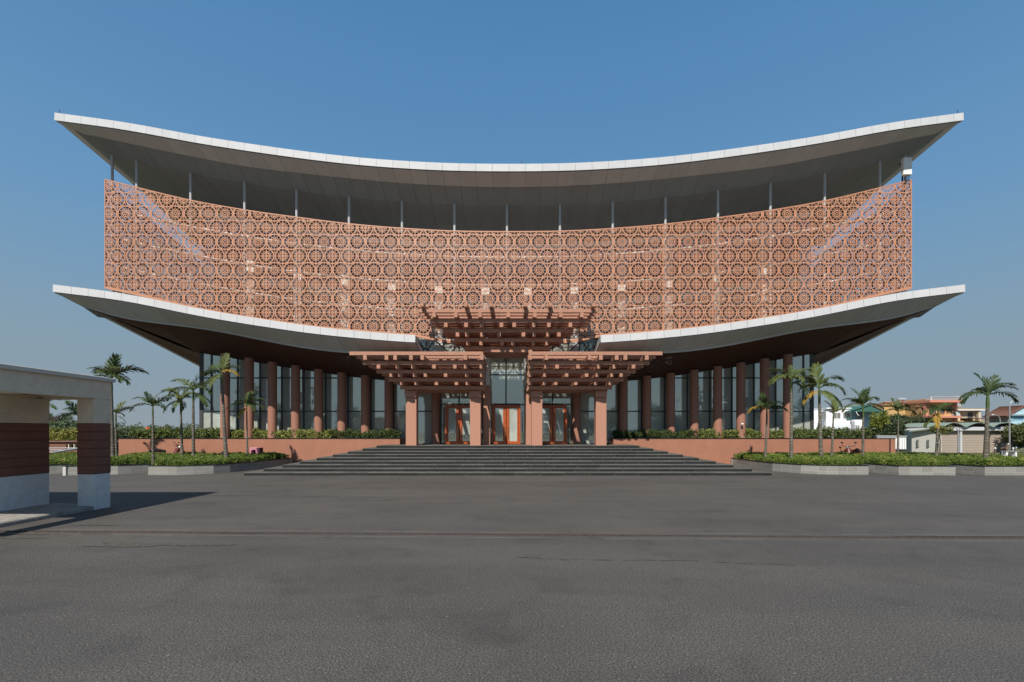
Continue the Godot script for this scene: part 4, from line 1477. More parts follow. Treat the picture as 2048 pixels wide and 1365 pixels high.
func palms():
	make_fronds()
	var P := func(px, py, d): return W(px, py, d)
	palm("large palm rising right behind the guardhouse pillar", P.call(225.5, 922, 19.6), P.call(222, 756, 19.6), 0.088, 1.35,
		[["up", 100, 0.95], ["up", -60, 0.8], ["mid", 168, 1.0], ["mid", 20, 1.05], ["mid", 140, 0.9], ["mid", 60, 0.9], ["low", -30, 0.75], ["low", 190, 0.8], ["mid", 240, 0.7], ["mid", 320, 0.8], ["low", 345, 0.8]], 1)
	palm("small palm close right of the guardhouse with withered brown skirts", P.call(232.5, 911, 22.4), P.call(231, 828, 22.4), 0.06, 0.72,
		[["up", 80, 1.0], ["mid", 10, 1.2], ["mid", 40, 1.1], ["low", 350, 0.8, "frond_dead"], ["hang", 200, 1.0, "frond_dead"], ["mid", 150, 0.7], ["hang", 20, 0.8, "frond_dead"], ["mid", 320, 0.8]], 2)
	palm("slim palm standing alone before the wall left of the twin palms", P.call(306, 918, 19.5), P.call(305, 812, 19.5), 0.052, 0.92,
		[["up", 60, 0.8], ["mid", 0, 0.95], ["mid", 180, 1.0], ["low", 200, 1.0], ["mid", 30, 0.7], ["low", 340, 0.9], ["up", 150, 0.7], ["low", 10, 0.5, "frond_yellow"], ["mid", 130, 0.8], ["mid", 270, 0.7]], 3)
	palm("shorter of the twin palms left of the glass corner", P.call(365, 915, 20.6), P.call(361, 795, 20.6), 0.058, 0.98,
		[["mid", 160, 1.15], ["mid", 190, 0.9], ["low", 230, 0.9], ["low", 300, 0.9], ["hang", 200, 0.9, "frond_c"], ["hang", 330, 0.9, "frond_c"], ["low", 170, 0.8], ["mid", 60, 0.8], ["low", 20, 0.7], ["hang", 270, 0.9]], 4)
	palm("taller of the twin palms, its crown before the glass corner", P.call(386.5, 920, 19.9), P.call(386, 780, 19.9), 0.068, 1.05,
		[["up", 30, 0.95], ["mid", 165, 1.15], ["mid", 0, 0.8], ["low", 340, 1.1], ["low", 200, 1.0], ["hang", 20, 1.0], ["hang", 190, 0.7], ["low", 280, 0.8], ["mid", 90, 0.8], ["hang", 330, 0.9]], 5)
	palm("leaning palm before the leftmost round column", P.call(454, 917, 19.9), P.call(443.5, 744, 19.9), 0.078, 0.98,
		[["up", 110, 0.9, "frond_c"], ["mid", 10, 0.9], ["mid", 40, 0.8], ["low", 170, 0.9], ["low", 200, 0.8], ["hang", 190, 1.0], ["hang", 230, 0.9], ["low", 350, 0.85, "frond_yellow"], ["hang", 260, 0.9], ["mid", 150, 0.9]], 6)
	palm("short palm beside the pink cabinet", P.call(495, 912, 21.2), P.call(493, 812, 21.2), 0.045, 0.98,
		[["up", 80, 0.7], ["up", 120, 0.9], ["mid", 20, 0.9], ["mid", 160, 0.85], ["low", 350, 1.0], ["low", 190, 1.0], ["hang", 200, 0.8], ["hang", 270, 0.7, "frond_yellow"], ["low", 320, 0.9], ["mid", 60, 0.8]], 7)
	palm("palm half hidden behind the guardhouse wall, fronds in the passage", P.call(82, 925, 20.5), P.call(86, 812, 20.5), 0.07, 1.0,
		[["mid", 10, 0.8], ["low", 350, 0.7], ["mid", 180, 1.0], ["up", 90, 0.9], ["low", 220, 0.9]], 8)
	palm("palm hidden by the guardhouse pillar, crown peeping into the passage", P.call(163, 918, 21.5), P.call(160, 832, 21.5), 0.06, 0.95,
		[["mid", 170, 1.0], ["low", 185, 1.25], ["low", 195, 0.9, "frond_c"], ["up", 160, 0.9], ["mid", 20, 0.9]], 9)
	palm("short palm in front of the columns, leftmost on the right-hand side", P.call(1530, 915, 21.2), P.call(1534, 818, 21.2), 0.058, 1.0,
		[["up", 140, 0.95], ["up", 50, 0.95], ["mid", 10, 1.0], ["low", 350, 1.05], ["low", 185, 1.0, "frond_yellow"], ["low", 170, 0.9], ["mid", 60, 0.8], ["low", 320, 0.9], ["mid", 200, 0.8]], 10)
	palm("tall palm before the right end of the glass, with a spear leaf", P.call(1583, 918, 20.0), P.call(1583, 758, 20.0), 0.072, 1.18,
		[["up", 80, 0.6], ["mid", 170, 1.05], ["mid", 10, 0.95], ["mid", 30, 0.9], ["low", 190, 1.1, "frond_c"], ["low", 200, 1.0, "frond_c"], ["hang", 330, 0.9], ["low", 340, 0.9], ["low", 270, 0.8], ["mid", 140, 0.8], ["hang", 300, 0.8]], 11)
	palm("tall palm with a hanging orange dead frond", P.call(1644, 920, 19.6), P.call(1639, 775, 19.6), 0.078, 1.18,
		[["up", 40, 1.05], ["mid", 5, 1.1], ["mid", 150, 0.9], ["low", 350, 1.0], ["low", 180, 0.9], ["hang", 340, 0.95], ["hang", 310, 0.9, "frond_c"], ["hang", 190, 0.75, "frond_yellow"], ["low", 290, 0.9], ["mid", 40, 0.8], ["hang", 270, 0.9, "frond_c"]], 12)
	palm("small slender palm with few upright fronds before the white house", P.call(1662.5, 914, 21.5), P.call(1667, 828, 21.5), 0.05, 0.62,
		[["up", 100, 1.0], ["up", 60, 1.0], ["mid", 20, 1.1], ["mid", 170, 0.8], ["up", 170, 1.15, "frond_dead"], ["mid", 200, 0.8], ["mid", 340, 0.8]], 13)
	palm("palm with closely ringed pale trunk right of the white house", P.call(1726, 919, 20.5), P.call(1727, 812, 20.5), 0.058, 1.0,
		[["mid", 20, 1.1], ["mid", 160, 0.95], ["up", 130, 0.9], ["up", 50, 0.9], ["mid", 80, 0.9], ["low", 175, 1.0, "frond_c"], ["low", 350, 0.9], ["low", 330, 0.8], ["mid", 200, 0.8], ["up", 20, 0.9]], 14)
	palm("palm at the right end of the terracotta wall", P.call(1795.5, 914, 23.2), P.call(1797, 822, 23.2), 0.05, 0.98,
		[["mid", 10, 1.0], ["mid", 170, 1.0], ["up", 80, 0.8], ["low", 0, 1.0], ["low", 180, 0.95], ["mid", 50, 0.9], ["mid", 130, 0.9], ["low", 330, 0.8], ["mid", 230, 0.8]], 15)
	palm("drooping palm before the orange house", P.call(1871.5, 919, 20.6), P.call(1877, 822, 20.6), 0.066, 0.95,
		[["mid", 10, 0.95], ["mid", 170, 0.85], ["low", 0, 0.9], ["low", 190, 0.9], ["hang", 190, 1.0, "frond_c"], ["hang", 220, 1.0, "frond_yellow"], ["mid", 90, 0.6], ["low", 320, 0.9], ["low", 210, 0.9], ["mid", 40, 0.8]], 16)
	palm("largest palm at the right edge with windswept crown", P.call(1970, 925, 19.0), P.call(1976, 790, 19.0), 0.092, 1.12,
		[["up", 100, 1.05, "frond_b"], ["up", 40, 0.9, "frond_b"], ["mid", 0, 1.1], ["mid", 20, 1.0], ["low", 350, 1.05], ["low", 185, 1.15], ["mid", 185, 0.7], ["low", 170, 1.0], ["mid", 330, 0.9], ["mid", 60, 0.8]], 17)

# ---------- guardhouse ----------
func guardhouse():
	var o := thing("guardhouse", "cream and brown gate guardhouse with flat roof at the left edge", "guardhouse")
	var x := -9.0          # outer face towards the drive
	var zf := -10.2        # front of the far pillar
	var zb := -10.62
	var near := -5.2
	# far pillar: pale foot, six brown courses, cream head
	for e in [[x - 0.385, x, zf, zb, "pillar"], [x - 0.385, x, near, near - 0.42, "pillar"]]:
		var g := G.new()
		g.bevel(e[0], e[1], 1.885, 2.42, e[2], e[3], 0.008)
		var p := part(o, e[4], g, M.cream)
		var b := G.new()
		b.bevel(e[0] + 0.004, e[1] - 0.004, -0.02, 0.772, e[2] - 0.004, e[3] + 0.004, 0.01)
		part(p, "foot", b, M.pale_base)
		for k in 6:
			var y := 0.774 + k * 0.185
			var c := G.new()
			c.bevel(e[0] - 0.003, e[1] + 0.003, y + 0.003, y + 0.182, e[2] + 0.003, e[3] - 0.003, 0.012)
			part(p, "course", c, M.brown_band)
		var co := G.new()
		co.box(e[0] + 0.012, e[1] - 0.012, 0.77, 1.886, e[2] - 0.012, e[3] + 0.012)
		part(p, "core", co, M.brown_band)
	# recessed wall of the room
	var wx := -10.32
	var wz := -10.55
	for e in [[wx - 0.2, wx, wz, -8.35], [-13.6, wx - 0.2, wz, wz + 0.2], [-13.6, -13.4, wz + 0.2, -5.4]]:
		var g := G.new()
		g.box(e[0], e[1], 1.885, 2.42, e[2], e[3])
		var p := part(o, "wall", g, M.cream)
		var b := G.new()
		b.box(e[0] + 0.004, e[1] - 0.004, 0.0, 0.772, e[2] + 0.004, e[3] - 0.004)
		part(p, "foot", b, M.pale_base)
		var co := G.new()
		co.box(e[0] + 0.012, e[1] - 0.012, 0.77, 1.886, e[2] + 0.012, e[3] - 0.012)
		part(p, "core", co, M.brown_band)
		for k in 6:
			var y := 0.774 + k * 0.185
			var c := G.new()
			c.bevel(e[0] - 0.003, e[1] + 0.003, y + 0.003, y + 0.182, e[2] - 0.003, e[3] + 0.003, 0.01)
			part(p, "course", c, M.brown_band)
	var led := G.new()
	led.bevel(wx - 0.14, wx + 0.09, 1.96, 2.04, wz - 0.02, wz - 0.12, 0.008)
	part(o, "ledge", led, M.cream)
	# beams, ceiling and roof slab
	var bm := G.new()
	bm.box(x - 0.2, x + 0.001, 2.422, 2.815, zb - 0.001, near - 0.001)
	bm.box(-13.6, x - 0.2, 2.422, 2.815, zb - 0.001, zb + 0.2)
	part(o, "fascia_beam", bm, M.cream)
	var ce := G.new()
	ce.box(-13.4, x - 0.201, 2.50, 2.56, zb + 0.2, -7.1)
	part(o, "ceiling", ce, M.cream)
	var lamp := G.new()
	lamp.tube([Vector3(-9.75, 2.498, -9.15), Vector3(-9.75, 2.455, -9.15)], 0.19, 20)
	part(o, "ceiling_lamp", lamp, M.white_wall)
	var cap := G.new()
	cap.bevel(-13.7, x + 0.06, 2.816, 2.905, zb - 0.07, -7.1, 0.01)
	cap.bevel(x - 0.26, x + 0.06, 2.816, 2.905, -7.1, near + 0.07, 0.01)
	part(o, "roof_slab", cap, M.cap_concrete)
	var pl := G.new()
	pl.bevel(-13.6, x - 0.02, -0.03, 0.085, zb - 0.02, near + 0.1, 0.02)
	part(o, "plinth", pl, M.concrete)

# ---------- things beyond ----------
func box_part(o: Node3D, called: String, m: Material, x0: float, x1: float, y0: float, y1: float, z0: float, z1: float) -> MeshInstance3D:
	var g := G.new()
	g.box(x0, x1, y0, y1, z0, z1)
	return part(o, called, g, m)

func pbox(o: Node3D, called: String, m: Material, d: float, px0: float, px1: float, py0: float, py1: float, deep := 0.1, fwd := 0.0) -> MeshInstance3D:
	return box_part(o, called, m, PX(px0, d), PX(px1, d), PY(py1, d), PY(py0, d), -d + fwd, -d - deep)

func window(o: Node3D, d: float, px0: float, px1: float, py0: float, py1: float, glassy: Material, frame: Material, bars := 1):
	var x0 := PX(px0, d)
	var x1 := PX(px1, d)
	var y0 := PY(py1, d)
	var y1 := PY(py0, d)
	var w := 0.07
	var g := G.new()
	g.box(x0 - w, x0, y0 - w, y1 + w, -d + 0.06, -d - 0.02)
	g.box(x1, x1 + w, y0 - w, y1 + w, -d + 0.06, -d - 0.02)
	g.box(x0, x1, y1, y1 + w, -d + 0.06, -d - 0.02)
	g.box(x0, x1, y0 - w, y0, -d + 0.08, -d - 0.02)
	for k in range(1, bars + 1): g.box(lerpf(x0, x1, k / (bars + 1.0)) - 0.025, lerpf(x0, x1, k / (bars + 1.0)) + 0.025, y0, y1, -d + 0.04, -d - 0.02)
	var f := part(o, "window", g, frame)
	var p := G.new()
	p.box(x0, x1, y0, y1, -d + 0.02, -d + 0.005)
	part(f, "glass", p, glassy)

func pole(o: Node3D, called: String, pts: Array, r, m: Material): 
	var g := G.new()
	g.tube(pts, r, 8)
	return part(o, called, g, m)

func tree(called: String, label: String, at: Vector3, h: float, trunk_h: float, r: Vector3, n: int, leaf: float, c0: Color, c1: Color, sd: int, group := "", spot := Color(0, 0, 0), share := 0.0):
	var rr := RandomNumberGenerator.new()
	rr.seed = sd
	var t := thing(called, label, "tree", at, 0.0, group)
	var g := G.new()
	var tr := maxf(0.05, h * 0.018)
	g.tube([Vector3(0, -0.2, 0), Vector3(h * 0.02, trunk_h * 0.6, 0), Vector3(-h * 0.01, trunk_h, 0.0), Vector3(0, h * 0.75, 0)], [tr * 1.3, tr, tr * 0.85, tr * 0.3], 9)
	for i in 6:
		var a := TAU * i / 6 + rr.randf()
		var b := Vector3(0, trunk_h * rr.randf_range(0.85, 1.2), 0)
		var e := Vector3(cos(a) * r.x * 0.7, lerpf(trunk_h, h, 0.35 + 0.4 * rr.randf()), sin(a) * r.z * 0.7)
		g.tube([b, b.lerp(e, 0.5) + Vector3(0, 0.1 * h * 0.2, 0), e], [tr * 0.6, tr * 0.4, tr * 0.12], 6)
	part(t, "trunk", g, M.bark)
	var lobes := []
	for i in 11:
		var u := Vector3(rr.randfn(), rr.randfn(), rr.randfn()).normalized()
		lobes.append([Vector3(0, (h + trunk_h) / 2, 0) + Vector3(u.x * r.x, u.y * r.y, u.z * r.z) * 0.55, rr.randf_range(0.38, 0.62), rr.randf_range(0.0, 1.0)])
	var xf := []
	var cols := []
	for i in n:
		var L: Array = lobes[rr.randi() % lobes.size()]
		var u := Vector3(rr.randfn(), rr.randfn(), rr.randfn()).normalized() * pow(rr.randf(), 0.4)
		var p: Vector3 = L[0] + Vector3(u.x * r.x, u.y * r.y, u.z * r.z) * L[1]
		xf.append(Transform3D(Basis.from_euler(Vector3(rr.randf() * TAU, rr.randf() * TAU, 0)).scaled(Vector3.ONE * leaf * rr.randf_range(0.7, 1.4)), p))
		var c := c0.lerp(c1, clampf(0.5 * L[2] + 0.6 * rr.randf() - 0.05, 0, 1))
		if rr.randf() < share: c = spot
		cols.append(c)
	tag(multi(t, "crown", leaf_crown, M.leaf, xf, cols), "", "", "", "stuff")

func motorbike(label: String, at: Vector3, turn: float, body: Material):
	var o := thing("motorbike", label, "motorbike", at, turn)
	for s in [-0.58, 0.58]:
		var w := G.new()
		var ring := []
		for k in 19: ring.append(Vector3(s + 0.25 * cos(TAU * k / 18), 0.28 + 0.25 * sin(TAU * k / 18), 0))
		w.tube(ring, 0.045, 6, false)
		var wh := part(o, "wheel", w, M.black)
		var hb := G.new()
		hb.tube([Vector3(s, 0.28, -0.05), Vector3(s, 0.28, 0.05)], 0.06, 10)
		for k in 6: hb.tube([Vector3(s, 0.28, 0), Vector3(s + 0.22 * cos(TAU * k / 6), 0.28 + 0.22 * sin(TAU * k / 6), 0)], 0.008, 4)
		part(wh, "hub", hb, M.steel)
	var b := G.new()
	b.tube([Vector3(-0.75, 0.62, 0), Vector3(-0.4, 0.66, 0), Vector3(0.0, 0.50, 0), Vector3(0.25, 0.46, 0)], [0.06, 0.13, 0.11, 0.07], 10)
	b.tube([Vector3(0.25, 0.42, 0), Vector3(0.40, 0.62, 0), Vector3(0.47, 0.85, 0)], [0.09, 0.13, 0.10], 10)
	part(o, "body", b, body)
	var se := G.new()
	se.tube([Vector3(-0.72, 0.76, 0), Vector3(-0.45, 0.78, 0), Vector3(-0.05, 0.70, 0)], [0.06, 0.12, 0.09], 10)
	part(o, "seat", se, M.black)
	var f := G.new()
	f.tube([Vector3(0.58, 0.28, 0.07), Vector3(0.46, 0.82, 0.05)], 0.022, 6)
	f.tube([Vector3(0.58, 0.28, -0.07), Vector3(0.46, 0.82, -0.05)], 0.022, 6)
	f.tube([Vector3(0.42, 0.98, -0.32), Vector3(0.46, 0.95, 0), Vector3(0.42, 0.98, 0.32)], 0.016, 6)
	part(o, "handlebar", f, M.dark_steel)
	for s in [-0.3, 0.3]:
		var m := G.new()
		m.tube([Vector3(0.44, 0.96, s * 0.8), Vector3(0.42, 1.12, s)], 0.008, 5)
		m.ball(Vector3(0.42, 1.15, s), Vector3(0.02, 0.045, 0.07), 8, 5)
		part(o, "mirror", m, M.black)
	var hl := G.new()
	hl.ball(Vector3(0.54, 0.90, 0), Vector3(0.06, 0.08, 0.10), 10, 6)
	part(o, "headlight", hl, M.steel)

func small_things():
	# pink cabinet behind the planter
	var c := thing("cabinet", "pink metal cabinet with a dark opening, behind the left planter", "cabinet", W(509.5, 0, 23.3) * Vector3(1, 0, 1))
	var g := G.new()
	var y1 := PY(895.5, 23.3)
	g.bevel(-0.20, -0.09, 0.2, y1 - 0.03, 0.12, -0.12, 0.01)
	g.bevel(0.09, 0.20, 0.2, y1 - 0.03, 0.12, -0.12, 0.01)
	g.bevel(-0.09, 0.09, y1 - 0.12, y1 - 0.03, 0.12, -0.12, 0.01)
	g.bevel(-0.09, 0.09, 0.2, y1 - 0.35, 0.12, -0.12, 0.01)
	part(c, "frame", g, M.pink_box)
	var t := G.new()
	t.bevel(-0.21, 0.24, y1 - 0.03, y1, 0.13, -0.35, 0.008)
	part(c, "lid", t, M.pink_box)
	box_part(c, "back", M.inner_dark, -0.19, 0.25, 0.2, y1 - 0.035, -0.121, -0.30)
	motorbike("dark red motorbike whose handlebars show above the left hedge", W(333, 0, 23.35) * Vector3(1, 0, 1), 0.9, M.dark_red)
	motorbike("dark red motorbike whose handlebars show above the right planter", W(1706, 0, 23.3) * Vector3(1, 0, 1), 1.35, M.dark_red)
	var f := thing("floodlight", "black ground floodlight at the foot of the leaning palm", "light", W(448.5, 911, 20.8))
	g = G.new()
	g.tube([Vector3(0, -0.35, 0), Vector3(0, 0.02, 0)], 0.02, 6)
	part(f, "stake", g, M.black)
	g = G.new()
	g.tube([Vector3(-0.03, 0.02, 0.0), Vector3(0.0, 0.10, 0.0), Vector3(0.02, 0.20, 0.0)], [0.09, 0.085, 0.06], 12)
	part(f, "housing", g, M.black)
	var fl := thing("flag", "small red flag with a yellow star above the left hedge", "flag", Vector3(PX(296, 46), -0.5, -46))
	pole(fl, "pole", [Vector3(-0.28, 0, 0), Vector3(-0.28, PY(855, 46) + 0.55, 0)], 0.02, M.steel)
	g = G.new()
	var fy := PY(859.5, 46) + 0.5
	for i in 6:
		var a := Vector3(-0.26 + 0.06 * i, fy, 0.04 * sin(i * 1.3))
		var b := Vector3(-0.26 + 0.06 * (i + 1), fy, 0.04 * sin((i + 1) * 1.3))
		g.slab(a, b, b + Vector3(0, 0.24, 0), a + Vector3(0, 0.24, 0), 0.008)
	part(fl, "cloth", g, M.red_paint)
	g = G.new()
	var sc := Vector3(-0.08, fy + 0.12, 0.075)
	for k in 5:
		var a0 := PI / 2 + TAU * k / 5
		var pt := func(a, r): return sc + Vector3(cos(a) * r * 0.65, sin(a) * r * 0.65, 0)
		g.slab(sc, pt.call(a0 - TAU / 10, 0.05), pt.call(a0, 0.12), pt.call(a0 + TAU / 10, 0.05), 0.02)
	part(fl, "star", g, M.yellow_paint)
	# plaza lamps
	for e in [[1917.0, 911.0, 855.5, 33.5, "slender lamp post with a flat Y-shaped head before the shed"], [1745.5, 897.0, 857.0, 37.0, "lamp post with a flat white disc head above the right hedge"]]:
		var d: float = e[3]
		var b := W(e[0], e[1], d)
		var l := thing("lamp_post", e[4], "lamp post", b, 0.0, "short plaza lamps")
		var h := PY(e[2], d) - b.y
		pole(l, "post", [Vector3(0, -0.4, 0), Vector3(0, h - 0.25, 0)], [0.055, 0.04], M.chrome_grey)
		var a := G.new()
		a.tube([Vector3(0, h - 0.26, 0), Vector3(-0.14, h - 0.04, 0)], 0.018, 6)
		a.tube([Vector3(0, h - 0.26, 0), Vector3(0.14, h - 0.04, 0)], 0.018, 6)
		part(l, "bracket", a, M.chrome_grey)
		var hd := G.new()
		hd.tube([Vector3(0, h - 0.035, 0), Vector3(0, h, 0)], [0.20, 0.19], 16)
		part(l, "head", hd, M.white_wall if e[0] < 1800 else M.chrome_grey)
	# street lamps by the road
	for e in [[2020.0, 860.0, 55.0, [[2020, 830], [2020, 815], [2020.8, 809], [2022.8, 805], [2026, 802], [2030, 800.2], [2034, 799.6]], "tall grey street lamp with curved arm at the far right"], [2001.5, 870.0, 62.0, [[2001.5, 845], [2000, 836], [1996, 832], [1987, 830.5]], "low street lamp with arm bent left over the shed roof"], [1704.0, 880.0, 60.0, [[1704, 850], [1702.5, 842], [1699.5, 838.5], [1697.5, 838]], "street lamp with green hood before the white house"]]:
		var d: float = e[2]
		var b := W(e[0], e[1], d)
		b.y = -0.92 if d > 58 else -0.8
		var l := thing("street_lamp", e[4], "street lamp", b, 0.0, "street lamps along the road")
		var pts := [Vector3(0, -0.2, 0)]
		for p in e[3]: pts.append(W(p[0], p[1], d) - b)
		var rad := []
		for k in pts.size(): rad.append(lerpf(0.075, 0.04, k / (pts.size() - 1.0)))
		pole(l, "pole", pts, rad, M.chrome_grey)
		var hd := G.new()
		hd.ball(pts[-1], Vector3(0.32, 0.12, 0.16), 10, 6)
		part(l, "lamp_head", hd, M.chrome_grey if e[0] > 1900 else M.green_paint)
	# chain posts, bench
	for px in [1975.0, 1991.0, 2027.0]:
		var b := W(px, 912, 32.0)
		var p := thing("chain_post", "%s of the three short posts that carry a chain along the verge" % ("leftmost" if px < 1980 else "middle" if px < 2000 else "rightmost"), "post", b, 0.0, "chain posts along the verge")
		pole(p, "shaft", [Vector3(0, -0.3, 0), Vector3(0, 0.48, 0)], 0.045, M.bark if px == 1991.0 else M.steel)
		var h := G.new()
		h.ball(Vector3(0, 0.50, 0), Vector3(0.06, 0.06, 0.06), 8, 6)
		part(p, "knob", h, M.white_wall)
		if px < 2000:
			var ch := G.new()
			var pts := []
			var dx := (PX(1991, 32) - PX(1975, 32)) if px < 1980 else (PX(2027, 32) - PX(1991, 32))
			for k in 9: pts.append(Vector3(dx * k / 8.0, 0.40 - 0.22 * sin(PI * k / 8.0), 0))
			ch.tube(pts, 0.012, 5)
			part(p, "chain", ch, M.dark_steel)
	var be := thing("bench", "pale stone bench on the grass verge at the far right", "bench", W(2020, 912, 31.0))
	g = G.new()
	g.bevel(-0.42, 0.42, 0.26, 0.32, 0.16, -0.16, 0.01)
	part(be, "seat", g, M.concrete)
	for s in [-0.3, 0.3]:
		var lg := G.new()
		lg.bevel(s - 0.05, s + 0.05, -0.15, 0.26, 0.13, -0.13, 0.01)
		part(be, "leg", lg, M.white_wall)
	motorbike("grey motorbike standing beside the stone bench", W(2011, 913, 33.5) + Vector3(0, -0.05, 0), 0.5, M.bark)

func buildings():
	mat("green_paint", lin(0.04, 0.125, 0.095), 0.7)
	mat("house_white", lin(0.78, 0.79, 0.80), 0.85)
	mat("house_yellow", lin(0.50, 0.33, 0.14), 0.85)
	mat("house_pink", lin(0.55, 0.23, 0.17), 0.85)
	mat("house_cream", lin(0.58, 0.50, 0.36), 0.85)
	mat("house_grey", lin(0.22, 0.23, 0.25), 0.85)
	mat("house_blue", lin(0.36, 0.54, 0.63), 0.85)
	mat("sign_blue", lin(0.10, 0.30, 0.50), 0.7)
	mat("tile_roof", lin(0.16, 0.075, 0.05), 0.85)
	mat("shed_wall", lin(0.44, 0.43, 0.39), 0.85)
	mat("shutter", lin(0.33, 0.28, 0.235), 0.7)
	mat("shed_roof", lin(0.22, 0.27, 0.22), 0.6)
	mat("trim_grey", lin(0.5, 0.52, 0.54), 0.6)
	mat("window_dark", lin(0.05, 0.055, 0.055), 0.2)
	mat("window_grey", lin(0.17, 0.17, 0.15), 0.3)
	# white house
	var h := thing("white_house", "white flat-roofed house with green gabled wing behind the hedge", "house")
	var d := 74.0
	pbox(h, "wall", M.house_white, d, 1653, 1702, 817.5, 905, 9.0)
	pbox(h, "wall", M.house_white, d, 1640, 1653, 821, 905, 7.0, -1.5)
	pbox(h, "parapet", M.house_white, d, 1652.5, 1702.5, 816, 818, 9.2, 0.15)
	window(h, d, 1667.5, 1681, 826.5, 837.5, M.window_grey, M.house_white, 1)
	window(h, d, 1686.5, 1701, 826.5, 837.5, M.window_grey, M.house_white, 1)
	window(h, d - 0.0, 1643, 1651, 825, 838, M.window_grey, M.house_grey, 1)
	var a := G.new()
	a.slab(W(1646, 862, 70), W(1703, 862, 70), W(1703, 849, 73.9), W(1660, 849, 73.9), 0.12)
	part(h, "lean_to_roof", a, M.trim_grey)
	pbox(h, "lean_to_wall", M.house_white, 70.3, 1657, 1702, 862.5, 905, 3.4)
	pbox(h, "wall", M.house_blue, d + 1.0, 1702, 1768, 820, 905, 8.0)
	pbox(h, "balcony", M.house_white, d - 1.0, 1709, 1726, 840, 844, 2.0)
	pbox(h, "wall", M.house_white, d - 1.0, 1711, 1726, 844, 905, 1.9)
	window(h, d + 0.9, 1715, 1725, 823, 838, M.window_dark, M.house_white, 1)
	for px in [1707, 1712.5, 1716.5]: window(h, d - 1.05 if px > 1710 else d + 0.9, px, px + 2.2, 851, 861, M.window_dark, M.house_white, 0)
	var gb := G.new()
	var g0 := W(1700, 823.5, d - 1.2)
	var g1 := W(1741, 810.5, d - 1.2)
	var g2 := W(1774, 824.5, d - 1.2)
	var bk := Vector3(0, 0, -9)
	gb.t(g0, g2, g1)
	gb.slab(g0, g1, g1 + bk, g0 + bk, 0.15)
	gb.slab(g1, g2, g2 + bk, g1 + bk, 0.15)
	part(h, "gable_roof", gb, M.green_paint)
	pole(h, "downpipe", [W(1713, 824, d - 1.25), W(1714.5, 828, d - 1.25), W(1718, 832, d - 1.25)], 0.05, M.house_white)
	# orange and yellow house
	h = thing("orange_house", "three-storey orange and pink house with steel water tank on the roof", "house")
	d = 84.0
	pbox(h, "wall", M.house_yellow, d, 1769, 1826, 811, 915, 9.0)
	pbox(h, "cornice", M.house_pink, d, 1768.5, 1826, 810, 811.5, 9.0, 0.25)
	pbox(h, "parapet_rail", M.house_pink, d, 1768.5, 1826, 804, 805.5, 0.4, 0.2)
	for k in 16: pbox(h, "baluster", M.house_yellow, d, 1770 + k * 3.5, 1771.6 + k * 3.5, 805.5, 810, 0.2, 0.1)
	var sd := G.new()
	var s0 := W(1826, 915, d)
	var s1 := W(1851.5, 915, 80.0)
	var up0 := Vector3(0, PY(804, d) - s0.y, 0)
	sd.hexa([s0, s1, s1 + up0, s0 + up0, s0 + bk, s1 + bk, s1 + up0 + bk, s0 + up0 + bk])
	part(h, "wall", sd, M.house_yellow)
	for yy in [[803, 805], [808.5, 810]]:
		var st := G.new()
		var q0 := W(1826, yy[1], d - 0.2)
		var q1 := W(1851.5, yy[1] - 2.5, 79.8)
		var hh := Vector3(0, 0.18, 0)
		st.hexa([q0, q1, q1 + hh, q0 + hh, q0 + bk * 0.02, q1 + bk * 0.02, q1 + hh + bk * 0.02, q0 + hh + bk * 0.02])
		part(h, "cornice", st, M.house_pink)
	for px in [1833.0, 1843.5]:
		window(h, 81.6 if px < 1840 else 80.2, px, px + 3.6, 816, 826, M.window_dark, M.house_pink, 0)
		pbox(h, "window_hood", M.house_pink, 81.4 if px < 1840 else 80.0, px - 1.0, px + 4.8, 813, 814.2, 0.3, 0.3)
	d = 80.0
	pbox(h, "wall", M.house_yellow, d, 1851, 1912, 805, 915, 10.0)
	for p in [[1850.2, 1856], [1907, 1912.8]]: pbox(h, "corner_pier", M.house_pink, d, p[0], p[1], 806, 915, 0.5, 0.25)
	pbox(h, "roof_slab", M.house_pink, d, 1848, 1917.5, 801.5, 806, 10.0, 1.2)
	pbox(h, "floor_band", M.house_pink, d, 1850, 1913, 832.5, 836.5, 0.4, 0.9)
	pbox(h, "parapet", M.trim_grey, d, 1852.5, 1855.0, 794.5, 801.5, 0.5, 0.9)
	pbox(h, "parapet", M.trim_grey, d, 1914.0, 1917.0, 792, 801.5, 0.5, 0.9)
	pbox(h, "rail", M.trim_grey, d, 1855, 1914, 794.6, 795.4, 0.1, 0.8)
	for k in 30: pbox(h, "baluster", M.trim_grey, d, 1856 + k * 1.95, 1856.5 + k * 1.95, 795.4, 801.5, 0.06, 0.78)
	for e in [[1862, 1872, 812, 828], [1880, 1889, 812, 828], [1893, 1904, 812, 826], [1860, 1870, 843, 860], [1876, 1884, 843, 860], [1893.5, 1903, 843, 860]]: window(h, d, e[0], e[1], e[2], e[3], M.window_dark, M.house_pink, 1)
	pbox(h, "balcony_rail", M.trim_grey, d, 1903, 1911, 824, 832, 0.1, 0.85)
	for e in [[1803.5, 799.5, 83.0, 6.6, 3.6], [1915.5, 811.0, 84.0, 5.5, 4.0]]:
		var tk := thing("water_tank", "shiny steel water tank on the %s" % ("orange house's low roof" if e[0] < 1850 else "roof edge between orange and cream houses"), "water tank", W(e[0], e[1], e[2]), 0.0, "rooftop water tanks")
		var s: float = e[2] / F
		var tb := G.new()
		tb.tube([Vector3(-e[3] * s * 1.1, 0, 0), Vector3(-e[3] * s, 0, 0), Vector3(e[3] * s, 0, 0), Vector3(e[3] * s * 1.1, 0, 0)], [e[4] * s * 0.7, e[4] * s, e[4] * s, e[4] * s * 0.7], 18)
		part(tk, "drum", tb, M.steel)
		var fr := G.new()
